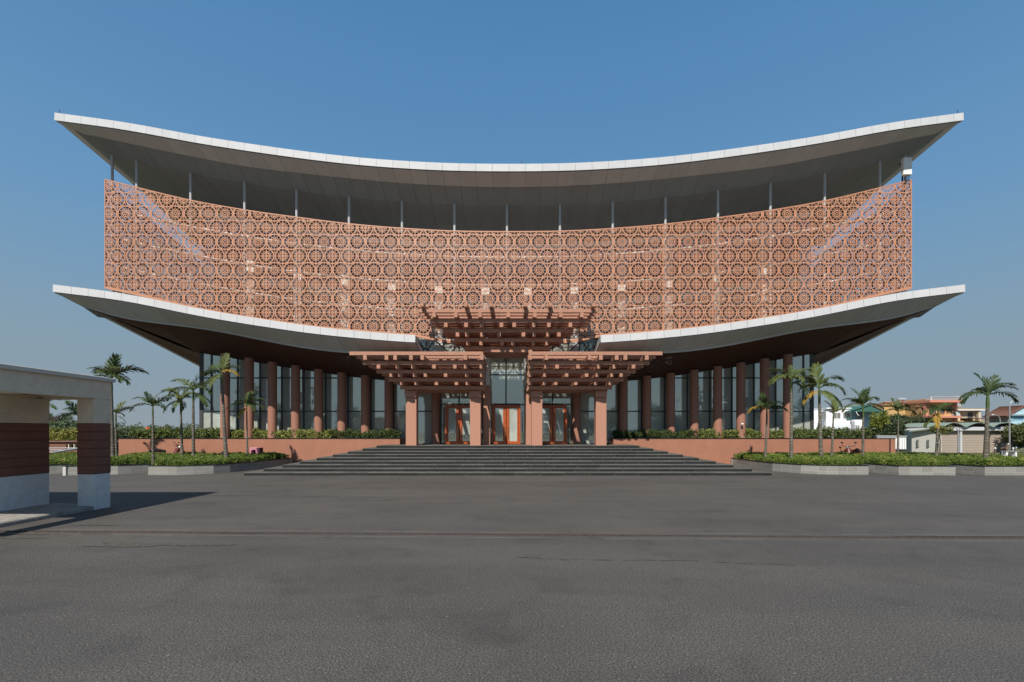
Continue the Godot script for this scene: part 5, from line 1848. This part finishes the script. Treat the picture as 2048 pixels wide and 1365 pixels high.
		for k in [-0.7, 0.7]:
			fr.box(e[3] * s * k - 0.05, e[3] * s * k + 0.05, -e[4] * s * 2.2, 0, 0.25, 0.2)
			fr.box(e[3] * s * k - 0.05, e[3] * s * k + 0.05, -e[4] * s * 2.2, 0, -0.2, -0.25)
		part(tk, "stand", fr, M.chrome_grey)
	# cream house
	h = thing("cream_house", "cream two-storey house with a pillared balcony, right of the orange house", "house")
	d = 82.0
	pbox(h, "wall", M.house_cream, d, 1914, 1966, 821, 915, 8.0, -0.7)
	pbox(h, "roof_slab", M.house_white, d, 1913, 1968, 818.3, 821.5, 10.0, 0.25)
	pbox(h, "roof_edge", M.house_yellow, d, 1912.5, 1968.5, 817.3, 818.4, 10.0, 0.32)
	for p in [[1917, 1921], [1958, 1962.5]]: pbox(h, "pillar", M.house_cream, d, p[0], p[1], 821.5, 842, 0.4)
	pbox(h, "floor_slab", M.house_yellow, d, 1913, 1968, 842, 844, 2.0, 0.4)
	pbox(h, "wall", M.house_white, d, 1914, 1967, 844, 915, 1.9)
	window(h, d + 0.68, 1936.5, 1945.5, 825.5, 836, M.window_dark, M.house_grey, 1)
	pbox(h, "door", M.tile_roof, d, 1922, 1925, 826, 841, 0.1, -0.66)
	for k in 24: pbox(h, "baluster", M.dark_steel, d, 1922 + k * 1.6, 1922.35 + k * 1.6, 836.5, 842, 0.05, -0.05)
	pbox(h, "rail", M.dark_steel, d, 1921, 1960, 835.8, 836.4, 0.06, -0.04)
	# tiled roof house and blue house
	h = thing("lean_to_shed", "small brown lean-to roof on posts between the cream and blue houses", "shed")
	pbox(h, "roof", M.tile_roof, 80.0, 1945, 1977, 836.5, 838, 3.0)
	for px in [1946.0, 1960.0, 1974.0]: pbox(h, "post", M.dark_steel, 80.0, px, px + 1.0, 838, 915, 0.12, -0.1)
	pbox(h, "back_wall", M.house_grey, 82.8, 1948, 1974, 838, 915, 0.2)
	h = thing("blue_house", "light blue gabled house with dark tiled roof, marked 2008, cut by the right edge", "house")
	d = 76.0
	bk = Vector3(0, 0, -3.6)
	pbox(h, "wall", M.house_blue, d, 2019, 2076, 828, 915, 3.5)
	var bg := G.new()
	var b0 := W(2016.5, 829.5, d - 0.4)
	var b1 := W(2047, 811.5, d - 0.4)
	var b2 := W(2078, 829.5, d - 0.4)
	bg.t(b0, b2, b1)
	part(h, "gable", bg, M.house_blue)
	var rf := G.new()
	var fw := Vector3(0, 0, 0.25)
	rf.slab(b0 + fw + Vector3(-0.5, -0.2, 0), b1 + fw, b1 + bk, b0 + bk + Vector3(-0.5, -0.2, 0), 0.2)
	rf.slab(b1 + fw, b2 + fw, b2 + bk, b1 + bk, 0.2)
	var roof := part(h, "roof", rf, M.tile_roof)
	for k in 12:
		var rg := G.new()
		var u := (k + 0.5) / 12.0
		rg.tube([b0.lerp(b1, u) + Vector3(0, 0.04, 0.1), b0.lerp(b1, u) + Vector3(0, 0.04, 0) + bk], 0.05, 5)
		part(roof, "tile_course", rg, M.tile_roof)
	box_part(h, "side_wall", M.house_grey, PX(2019, d) - 0.06, PX(2019, d) - 0.01, -0.95, PY(829.5, d), -d - 0.1, -d - 3.5)
	pbox(h, "verge_board", M.house_blue, d, 2017, 2077, 829.8, 831.5, 0.2, 0.5)
	pbox(h, "band", M.trim_grey, d, 2017, 2077, 828.6, 829.8, 0.2, 0.55)
	var vent := G.new()
	var vc := W(2029.3, 827.6, d - 0.45)
	vent.slab(vc + Vector3(-0.18, 0, 0), vc + Vector3(0.2, 0, 0), vc + Vector3(0.1, 0.22, 0), vc + Vector3(-0.1, 0.22, 0), 0.05)
	part(h, "vent", vent, M.tile_roof)
	var tm := TextMesh.new()
	var sf := SystemFont.new()
	sf.font_names = PackedStringArray(["Droid Serif"])
	tm.font = sf
	tm.text = "2008"
	tm.font_size = 64
	tm.pixel_size = 0.0118
	tm.depth = 0.04
	tm.horizontal_alignment = HORIZONTAL_ALIGNMENT_LEFT
	var tx := part(h, "date_numerals", tm, M.sign_blue, W(2026.8, 837.4, d - 0.06))
	var orn := G.new()
	for e in [[2021, 833.5], [2021, 842.5]]:
		for k in 4:
			var c := W(e[0] + 1.2 * k, e[1] + (1.0 if e[1] < 838 else -1.0) * (k % 2), d - 0.04)
			orn.slab(c + Vector3(-0.14, -0.05, 0), c + Vector3(0.05, -0.08, 0), c + Vector3(0.16, 0.07, 0), c + Vector3(-0.06, 0.06, 0), 0.03)
	part(h, "ornament", orn, M.sign_blue)
	# shed with three shutters under three vaults
	h = thing("garage_shed", "low shed with three roller shutters under three small vaults", "shed")
	d = 58.0
	var x0 := PX(1881, d)
	var x1 := PX(2031, d)
	var yb := -0.95
	var yt := PY(854.5, d)
	var yl := PY(861.5, d)
	box_part(h, "wall", M.shed_wall, x0, x1, yb, yt - 0.02, -d - 0.9, -d - 9.0)
	for p in [[1881, 1884], [1921.5, 1925], [1973, 1977], [2023.5, 2031.5]]: pbox(h, "pier", M.trim_grey if p[0] < 2000 and p[0] > 1890 else M.shed_wall, d, p[0], p[1], 861, 912, 0.9)
	pbox(h, "fascia", M.trim_grey, d, 1880, 2035, 854.5, 861.5, 0.95, 0.12)
	for i in 3:
		var pa: float = [1884.0, 1925.0, 1977.0][i]
		var pb: float = [1921.5, 1973.0, 2023.5][i]
		var sh := G.new()
		var n := 9
		for k in n:
			var y0 := lerpf(yb, yl, k / float(n))
			var y1 := lerpf(yb, yl, (k + 1.0) / n)
			sh.bevel(PX(pa, d), PX(pb, d), y0 + 0.004, y1 - 0.004, -d - 0.35, -d - 0.42, 0.02)
		tag(part(h, "roller_shutter", sh, M.shutter), ["left", "middle", "right"][i] + " beige roller shutter")
	var vx := [1880.0, 1926.0, 1980.0, 2036.0]
	for i in 3:
		var vg := G.new()
		var tym := G.new()
		var xa := PX(vx[i], d)
		var xb := PX(vx[i + 1], d)
		var pv := Vector3()
		for k in 15:
			var u := k / 14.0
			var p := Vector3(lerpf(xa, xb, u), yt + 0.02 + (PY(845.8, d) - yt) * pow(sin(PI * u), 1.1), -d + 0.45)
			if k > 0:
				vg.slab(pv, p, p + Vector3(0, 0, -9.6), pv + Vector3(0, 0, -9.6), 0.06)
				tym.q(Vector3(pv.x, yt - 0.05, -d - 0.4), Vector3(p.x, yt - 0.05, -d - 0.4), p + Vector3(0, -0.06, -0.85), pv + Vector3(0, -0.06, -0.85))
			pv = p
		part(h, "vault", vg, M.shed_roof)
		part(h, "tympanum", tym, M.inner_dark)
	# the shed's side wall, running back to the left
	var sw := G.new()
	var w0 := W(1824, 0, 60.2)
	var w1 := Vector3(x0, 0, -d - 0.02)
	w0.y = yb
	w1.y = yb
	var t0 := Vector3(0, PY(861, 60.2) - yb, 0)
	var t1 := Vector3(0, yt - yb - 0.02, 0)
	sw.hexa([w0, w1, w1 + t1, w0 + t0, w0 + Vector3(2, 0, -6), w1 + Vector3(1, 0, -6), w1 + t1 + Vector3(1, 0, -6), w0 + t0 + Vector3(2, 0, -6)])
	part(h, "side_wall", sw, M.shed_wall)
	for px in [1835.0, 1856.0]:
		var u: float = (px - 1824) / 57.0
		var dd := lerpf(60.2, d, u) - 0.09
		window(h, dd, px, px + 7.5, 881, 894, M.window_dark, M.window_grey, 1)
	var sr := G.new()
	sr.slab(W(1819, 862.5, 59.8), W(1884, 855.2, 57.6), W(1905, 847.0, 62.0), W(1842, 851.0, 66.0), 0.12)
	part(h, "side_roof", sr, M.shed_roof)
	# container
	h = thing("container", "pale grey container between the wall's end and the shed", "container")
	d = 44.0
	pbox(h, "body", M.house_white, d, 1754, 1813, 873.5, 899, 2.4)
	for k in 12: pbox(h, "rib", M.trim_grey, d, 1756 + k * 4.8, 1757.5 + k * 4.8, 875, 898, 0.02, 0.03)
	pbox(h, "roof", M.trim_grey, d, 1753.5, 1813.5, 872.3, 873.5, 2.5, 0.1)
	# left: ramp wall and a low maroon building beyond
	h = thing("ramp_wall", "sloping maroon ramp wall with pale blue coping seen through the guardhouse passage", "wall")
	var rw := G.new()
	var ra := W(106, 905, 27.5)
	var rb := W(168, 895.5, 27.5)
	ra.y = PY(906, 27.5)
	rw.hexa([Vector3(ra.x, -0.2, ra.z), Vector3(rb.x, -0.2, rb.z), rb, ra, Vector3(ra.x, -0.2, ra.z - 0.3), Vector3(rb.x, -0.2, rb.z - 0.3), rb + Vector3(0, 0, -0.3), ra + Vector3(0, 0, -0.3)])
	part(h, "slope", rw, M.brown_band)
	var rc := G.new()
	rc.hexa([ra + Vector3(-0.02, 0.002, 0.04), rb + Vector3(0.02, 0.002, 0.04), rb + Vector3(0.02, 0.06, 0.04), ra + Vector3(-0.02, 0.06, 0.04), ra + Vector3(-0.02, 0.002, -0.34), rb + Vector3(0.02, 0.002, -0.34), rb + Vector3(0.02, 0.06, -0.34), ra + Vector3(-0.02, 0.06, -0.34)])
	part(h, "coping", rc, M.rail_blue)
	pbox(h, "end_post", M.pink_wall, 27.4, 100.5, 107.5, 908, 925, 0.3)
	h = thing("maroon_building", "low maroon building with dark openings seen through the guardhouse passage", "building")
	d = 52.0
	pbox(h, "wall", M.brown_band, d, 40, 132, 884.5, 915, 5.0)
	pbox(h, "wall", M.brown_band, d, 132, 240, 884.5, 889, 5.0)
	pbox(h, "back_wall", M.inner_dark, d + 1.5, 131, 240, 888, 915, 0.3)
	for px in [135.5, 146.5, 157.5, 168.5]: pbox(h, "pillar", M.cream, d, px, px + 1.6, 889, 915, 0.3)
	pbox(h, "roof_edge", M.tile_roof, d, 38, 242, 883.6, 884.6, 5.2, 0.2)
	var fr := G.new()
	for k in 3:
		var yy := PY(897 + k * 4, 40.0)
		fr.box(PX(60, 40.0), PX(175, 40.0), yy, yy + 0.05, -40.0, -40.06)
	var fe := part(self, "railing", fr, M.trim_grey)
	tag(fe, "pale horizontal railing in front of the low maroon building", "railing")

func greenery():
	# wooded hill far left, and far tree line
	var hill := G.new()
	var pv := []
	for i in 25:
		var x := lerpf(-290.0, -100.0, i / 24.0)
		var y := -1.0 + 8.6 * exp(-pow((x + 172.0) / 30.0, 2))
		var row := [Vector3(x, -1.2, -112), Vector3(x, y * 0.8, -128), Vector3(x, y, -150), Vector3(x, -1.2, -230)]
		if pv.size():
			for k in 3: hill.q(pv[k], row[k], row[k + 1], pv[k + 1])
		pv = row
	struct("hill", hill, M.dry_grass)
	var rr := RandomNumberGenerator.new()
	rr.seed = 77
	var xf := []
	var cols := []
	for i in 5200:
		var x := rr.randf_range(-260, -108)
		var z := -rr.randf_range(112, 165)
		var y := -1.0 + 8.6 * exp(-pow((x + 172.0) / 30.0, 2)) * clampf((-z - 110) / 30.0, 0.1, 1.0)
		xf.append(Transform3D(Basis.from_euler(Vector3(rr.randf() * TAU, rr.randf() * TAU, 0)).scaled(Vector3.ONE * rr.randf_range(1.1, 2.4)), Vector3(x, y + rr.randf_range(0, 1.6) + (0.9 * sin(x * 0.7) * sin(z * 0.5)), z)))
		cols.append(Color(0.045, 0.075, 0.025).lerp(Color(0.13, 0.155, 0.07), rr.randf() * (0.5 + 0.5 * sin(x * 0.9 + z))))
	tag(multi(self, "hill_wood", leaf_crown, M.leaf, xf, cols), "wooded hillside seen through the guardhouse passage", "wood", "", "stuff")
	xf = []
	cols = []
	for i in 7000:
		var x := rr.randf_range(-330, 330)
		if absf(x) < 60: continue
		var z := -rr.randf_range(240, 300)
		xf.append(Transform3D(Basis.from_euler(Vector3(rr.randf() * TAU, rr.randf() * TAU, 0)).scaled(Vector3.ONE * rr.randf_range(1.6, 3.2)), Vector3(x, -0.5 + rr.randf() * (3.2 + 2.0 * sin(x * 0.11) + 1.4 * sin(x * 0.37)), z)))
		cols.append(Color(0.05, 0.08, 0.03).lerp(Color(0.11, 0.13, 0.06), rr.randf()))
	tag(multi(self, "far_wood", leaf_crown, M.leaf, xf, cols), "far line of trees along the horizon", "wood", "", "stuff")
	xf = []
	cols = []
	for i in 4200:   # trees over the road at the photographer's back: the glass mirrors them
		var x := rr.randf_range(-75, 75)
		if absf(fmod(x + 300.0, 19.0) - 9.5) > 6.5: continue
		var h := 5.5 + 2.0 * sin(x * 0.33)
		xf.append(Transform3D(Basis.from_euler(Vector3(rr.randf() * TAU, rr.randf() * TAU, 0)).scaled(Vector3.ONE * rr.randf_range(0.8, 1.5)), Vector3(x, 1.2 + (h - 1.2) * sqrt(rr.randf()), rr.randf_range(34, 40))))
		cols.append(Color(0.03, 0.05, 0.018).lerp(Color(0.10, 0.12, 0.045), rr.randf()))
	tag(multi(self, "roadside_wood", leaf_crown, M.leaf, xf, cols), "row of trees across the road, seen only mirrored in the glass", "wood", "", "stuff")
	var ya := Color(0.13, 0.14, 0.03)
	var yb2 := Color(0.30, 0.28, 0.06)
	for i in 4: tree("shrub", ["round yellow-green shrub nearest the guardhouse wall, in the passage", "round yellow-green shrub in the middle of the passage", "round yellow-green shrub next to the guardhouse pillar, in the passage", "yellow-green shrub at the hill's foot hidden by the pillar"][i], Vector3(PX(98 + i * 17, 68), -0.92, -68), 3.1, 0.6, Vector3(1.0, 1.3, 1.0), 170, 0.55, ya, yb2, 200 + i, "yellow-green shrubs at the foot of the hill")
	for e in [[252, 858, 110, 3.2], [267, 857, 120, 3.6], [312, 855, 105, 3.6], [335, 857, 115, 3.4], [360, 858, 108, 3.0], [240, 862, 95, 3.0], [383, 857, 112, 3.3]]:
		var d: float = e[2]
		tree("small_tree", "small dark tree on the skyline, %s above the left hedge" % ["first right of the guardhouse", "second right of the guardhouse", "third right of the guardhouse, tallest", "fourth right of the guardhouse", "fifth right of the guardhouse", "just behind the withered palm", "last one before the glass corner"][[252, 267, 312, 335, 360, 240, 383].find(int(e[0]))], Vector3(PX(e[0], d), -0.92, -d), PY(e[1], d) + 0.92 + 0.4, 0.9, Vector3(1.3, 1.2, 1.3), 90, 0.75, Color(0.04, 0.065, 0.022), Color(0.09, 0.115, 0.045), 220 + int(e[0]), "small trees on the left skyline")
	var da := Color(0.022, 0.040, 0.014)
	var db := Color(0.07, 0.095, 0.035)
	var D := 66.0
	for e in [[1760, 842, 2.4, "dark tree mass behind the light green tree"], [1795, 834, 2.9, "tallest dark tree below the orange house's low wing"], [1828, 841, 2.4, "dark tree beside the shed's side roof"], [1742, 856, 1.6, "dark tree left of the light green tree, beside the white house"], [1812, 866, 2.0, "low dark tree behind the container's right end"]]:
		tree("dense_tree", e[3], Vector3(PX(e[0], D), -0.92, -D + rng.randf() * 2.0), PY(e[1], D) + 0.92, 0.5, Vector3(e[2], (PY(e[1], D) + 0.92) * 0.5, 2.4), 1100, 0.55, da, db, 300 + int(e[0]), "dense dark trees before the houses")
	tree("light_tree", "light yellow-green tree before the dark trees, pale trunk", Vector3(PX(1757, 52), -0.7, -52), PY(818.5, 52) + 0.7, 2.6, Vector3(0.85, 1.15, 0.8), 240, 0.42, Color(0.10, 0.13, 0.02), Color(0.22, 0.24, 0.04), 401)
	tree("light_tree", "small tree with sparse flat boughs before the shed's left corner", Vector3(PX(1880, 46), -0.5, -46), PY(852, 46) + 0.5, 2.0, Vector3(1.3, 0.35, 0.9), 60, 0.36, Color(0.06, 0.08, 0.02), Color(0.17, 0.17, 0.04), 402)
	tree("bushy_tree", "bushy green tree at the right edge beyond the shed", Vector3(PX(2052, 56), -0.8, -56), PY(844, 56) + 0.8, 0.8, Vector3(1.9, 1.7, 1.6), 800, 0.5, Color(0.05, 0.075, 0.02), Color(0.14, 0.15, 0.05), 403)
	tree("bushy_tree", "orange-flowered shrub at the glass corner's right", Vector3(PX(1634, 27), 1.0, -27), 0.95, 0.15, Vector3(0.28, 0.35, 0.28), 160, 0.13, Color(0.07, 0.08, 0.02), Color(0.2, 0.15, 0.04), 404, "", Color(0.5, 0.22, 0.03), 0.25)
	# tufts on the dry verge to the right
	xf = []
	cols = []
	for i in 2600:
		var x := rr.randf_range(20, 46)
		var z := -rr.randf_range(31, 56)
		xf.append(Transform3D(Basis.from_euler(Vector3(0, rr.randf() * TAU, 0)).scaled(Vector3.ONE * rr.randf_range(0.12, 0.3)), Vector3(x, ground_y(-z) + 0.02, z)))
		cols.append(Color(0.16, 0.15, 0.05).lerp(Color(0.07, 0.10, 0.025), rr.randf() * rr.randf()))
	tag(multi(self, "verge_grass", leaf_tuft, M.leaf, xf, cols), "dry grass tufts on the verge before the shed", "grass", "", "stuff")
	xf = []
	cols = []
	for i in 260:
		var x := PX(1850 + 60 * rr.randf(), 34.5)
		xf.append(Transform3D(Basis.from_euler(Vector3(0, rr.randf() * TAU, 0)).scaled(Vector3.ONE * rr.randf_range(0.25, 0.45)), Vector3(x, ground_y(34.5) + 0.05, -34.5 - rr.randf() * 1.5)))
		cols.append(Color(0.05, 0.08, 0.02).lerp(Color(0.12, 0.04, 0.06), 1.0 if rr.randf() < 0.25 else 0.0))
	tag(multi(self, "verge_shrubs", leaf_tuft, M.leaf, xf, cols), "low green and purple shrubs on the verge before the shed", "shrubs", "", "stuff")

func ground_y(d: float) -> float:
	return 0.0 if d < 26 else lerpf(0.0, -0.92, clampf((d - 26.0) / 34.0, 0, 1))

func ground():
	var a := G.new()
	a.q(Vector3(-90, 0, 40), Vector3(90, 0, 40), Vector3(90, 0, -26), Vector3(-90, 0, -26))
	a.q(Vector3(-90, 0, -26), Vector3(90, 0, -26), Vector3(90, ground_y(31.0), -31), Vector3(-90, ground_y(31.0), -31))
	struct("forecourt", a, M.asphalt)
	var b := G.new()
	var dz := Vector3(0, -0.02, 0)
	b.q(Vector3(-900, ground_y(31.0), -31) + dz, Vector3(900, ground_y(31.0), -31) + dz, Vector3(900, -0.92, -60) + dz, Vector3(-900, -0.92, -60) + dz)
	b.q(Vector3(-900, -0.92, -60) + dz, Vector3(900, -0.92, -60) + dz, Vector3(900, -0.92, -1400) + dz, Vector3(-900, -0.92, -1400) + dz)
	for s in [-1.0, 1.0]:
		var p := [Vector3(s * 90, -0.02, 60), Vector3(s * 900, -0.02, 60), Vector3(s * 900, ground_y(31.0) - 0.02, -31), Vector3(s * 90, ground_y(31.0) - 0.02, -31)]
		if s < 0: p.reverse()
		b.q(p[0], p[1], p[2], p[3])
	b.q(Vector3(-900, -0.02, 500), Vector3(900, -0.02, 500), Vector3(900, -0.02, 40), Vector3(-900, -0.02, 40))
	struct("ground", b, M.dry_grass)
	var k := G.new()
	k.bevel(20.0, 60.0, ground_y(31.0) - 0.1, ground_y(31.0) + 0.10, -31.0, -31.2, 0.02)
	struct("kerb", k, M.concrete)
	# sliding-gate track let into the asphalt, from the left edge to the right edge
	var tr := G.new()
	var z := func(x: float) -> float: return -(7.73 - 0.031 * x)
	var cuts := []
	for i in 49: cuts.append(-12.0 + i * 0.5)
	for i in 48:
		var x0: float = cuts[i]
		var x1: float = cuts[i + 1]
		for e in [[0.030, 0.014, -0.018], [-0.018, 0.014, -0.032]]:
			pass
		tr.hexa([Vector3(x0, -0.01, z.call(x0) + 0.028), Vector3(x1, -0.01, z.call(x1) + 0.028), Vector3(x1, 0.012, z.call(x1) + 0.024), Vector3(x0, 0.012, z.call(x0) + 0.024),
			Vector3(x0, -0.01, z.call(x0) - 0.028), Vector3(x1, -0.01, z.call(x1) - 0.028), Vector3(x1, 0.012, z.call(x1) - 0.024), Vector3(x0, 0.012, z.call(x0) - 0.024)])
	var t := part(self, "gate_track", tr, M.rust)
	tag(t, "rusty sliding-gate rail set flush across the forecourt", "rail")
	var gl := G.new()
	for i in 48:
		var x0: float = cuts[i]
		var x1: float = cuts[i + 1]
		for off in [0.21, -0.19]:
			var w := 0.009 + 0.003 * sin(i * 1.7)
			if fmod(i * 0.618, 1.0) < 0.10: continue
			gl.q(Vector3(x0, 0.004, z.call(x0) + off + w), Vector3(x1, 0.004, z.call(x1) + off + w), Vector3(x1, 0.004, z.call(x1) + off - w), Vector3(x0, 0.004, z.call(x0) + off - w))
	struct("saw_cut", gl, M.groove_line)
	# thin drifts of dust and grit lying on the asphalt
	var ds := G.new()
	var r := RandomNumberGenerator.new()
	r.seed = 9
	var blot := func(c: Vector2, rx: float, rz: float, y: float):
		var n := 22
		var rim := []
		var ph := r.randf() * TAU
		for i in n:
			var a2 := TAU * i / n
			var q := 1.0 + 0.28 * sin(3 * a2 + ph) + 0.22 * sin(7 * a2 + 2 * ph) + 0.15 * r.randfn()
			rim.append(Vector3(c.x + cos(a2) * rx * q, y, -c.y + sin(a2) * rz * q))
		for i in n: ds.t(Vector3(c.x, y, -c.y), rim[(i + 1) % n], rim[i])
	var yk := 0.004
	for e in [[-7.9, 7.82, 1.3, 0.10], [-6.2, 7.98, 1.2, 0.05], [-8.4, 7.5, 0.9, 0.07], [-5.4, 7.05, 0.9, 0.11], [-3.9, 7.84, 1.3, 0.02], [7.2, 7.62, 1.0, 0.03], [-7.4, 8.5, 0.4, 0.025]]:
		blot.call(Vector2(e[0], e[1]), e[2], e[3], yk)
		yk += 0.0006
	struct("dust", ds, M.dust)
	# cracks that have opened along old joints
	var ck := G.new()
	for e in [[0.1, 6.32, 3.9, 6.02, 0.007], [-9.0, 12.6, -2.0, 12.1, 0.012], [-5.0, 15.8, 6.5, 15.4, 0.012]]:
		var n := 46
		var pa := Vector3()
		var wob := 0.0
		for i in n + 1:
			var u := i / float(n)
			wob = wob * 0.8 + r.randfn() * 0.016
			var p := Vector3(lerpf(e[0], e[2], u), 0.009, -lerpf(e[1], e[3], u) + wob + 0.05 * sin(u * 9.0))
			var w: float = e[4] * (0.25 + r.randf())
			var o := Vector3(0, 0, w) if absf(e[2] - e[0]) > absf(e[3] - e[1]) * 0.7 else Vector3(w, 0, 0)
			if i > 0 and r.randf() > 0.12: ck.q(pa + o, p + o, p - o, pa - o)
			pa = p
	struct("crack", ck, M.crack)
	# scattered leaves, chips and litter
	var xf := []
	var cols := []
	var chip := G.new()
	chip.t(Vector3(-0.5, 0, 0.3), Vector3(0.6, 0.1, 0.2), Vector3(0.1, 0.15, -0.5))
	chip.t(Vector3(-0.5, 0, 0.3), Vector3(0.1, 0.15, -0.5), Vector3(-0.6, 0.2, -0.2))
	chip.t(Vector3(-0.5, 0, 0.3), Vector3(0.2, 0.5, 0.0), Vector3(0.6, 0.1, 0.2))
	for i in 1500:
		var d := 3.0 + 15.0 * pow(r.randf(), 1.3)
		var x := r.randfn() * d * 0.75
		var s := r.randf_range(0.004, 0.012)
		xf.append(Transform3D(Basis.from_euler(Vector3(0, r.randf() * TAU, 0)).scaled(Vector3.ONE * s), Vector3(x, 0.003, -d)))
		var c := Color(0.3, 0.28, 0.25).lerp(Color(0.12, 0.115, 0.11), r.randf())
		if r.randf() < 0.04: c = Color(0.35, 0.16, 0.05)
		cols.append(c)
	tag(multi(self, "litter", chip.mesh(), M.leaf, xf, cols), "scattered chips and dry leaves on the asphalt", "litter", "", "stuff")

func _ready():
	var cam := Camera3D.new()
	cam.name = "camera"
	cam.projection = Camera3D.PROJECTION_FRUSTUM
	cam.near = 0.05
	cam.far = 2500.0
	cam.size = 1365.0 / F * 0.05
	cam.frustum_offset = Vector2((1024.0 - CX) / F, (CY - 682.5) / F) * 0.05
	cam.position = Vector3(0, EYE, 0)
	cam.current = true
	add_child(cam)
	var we := WorldEnvironment.new()
	we.name = "world"
	var env := Environment.new()
	env.background_mode = Environment.BG_SKY
	var sky := Sky.new()
	var sm := PanoramaSkyMaterial.new()
	var el := deg_to_rad(47.5)
	var az := deg_to_rad(17.1)
	var dir := Vector3(sin(az) * cos(el), -sin(el), -cos(az) * cos(el))
	var stops := [[0.0, 146, 158, 166], [5.0, 138, 157, 170], [9.0, 133, 158, 176], [15.0, 120, 156, 186], [22.0, 105, 150, 191], [30.0, 93, 142, 186], [42.0, 80, 130, 178], [60.0, 64, 116, 162], [90.0, 58, 108, 156]]
	var im := Image.create(512, 256, false, Image.FORMAT_RGBF)
	for y in 256:
		var e := 90.0 - (y + 0.5) / 256.0 * 180.0
		var k := 0
		var ee := maxf(e, 0.0)
		while k < stops.size() - 2 and ee > stops[k + 1][0]: k += 1
		var f: float = (ee - stops[k][0]) / (stops[k + 1][0] - stops[k][0])
		var base := Color8(stops[k][1], stops[k][2], stops[k][3]).srgb_to_linear().lerp(Color8(stops[k + 1][1], stops[k + 1][2], stops[k + 1][3]).srgb_to_linear(), f) * (1.0 / 1.15)
		for x in 512:
			var a := (x + 0.5) / 512.0 * TAU
			var er := deg_to_rad(e)
			var v := Vector3(sin(a) * cos(er), sin(er), -cos(a) * cos(er))
			var ang := rad_to_deg(v.angle_to(-dir))
			var c := base
			if e > 0.0: c = c + Color(1.0, 0.95, 0.86) * (0.6 * exp(-ang / 8.0) + 0.10 * exp(-ang / 22.0))   # hazy air brightens towards the sun
			im.set_pixel(x, y, c)
	sm.panorama = ImageTexture.create_from_image(im)
	sky.sky_material = sm
	env.sky = sky
	env.tonemap_mode = Environment.TONE_MAPPER_LINEAR
	env.tonemap_exposure = 1.15
	env.sdfgi_enabled = true
	env.ssao_enabled = true
	env.ssil_enabled = true
	we.environment = env
	add_child(we)
	var sun := DirectionalLight3D.new()
	sun.name = "sun"
	sun.light_color = Color(1.0, 0.97, 0.925)
	sun.light_energy = 1.6
	sun.light_angular_distance = 0.5
	sun.shadow_enabled = true
	sun.sky_mode = DirectionalLight3D.SKY_MODE_LIGHT_ONLY
	sun.basis = Basis.looking_at(dir, Vector3.UP)
	add_child(sun)
	rng.seed = 2024
	materials()
	ground()
	build_theatre()
	steps()
	walls()
	planting()
	palms()
	guardhouse()
	buildings()
	greenery()
	small_things()
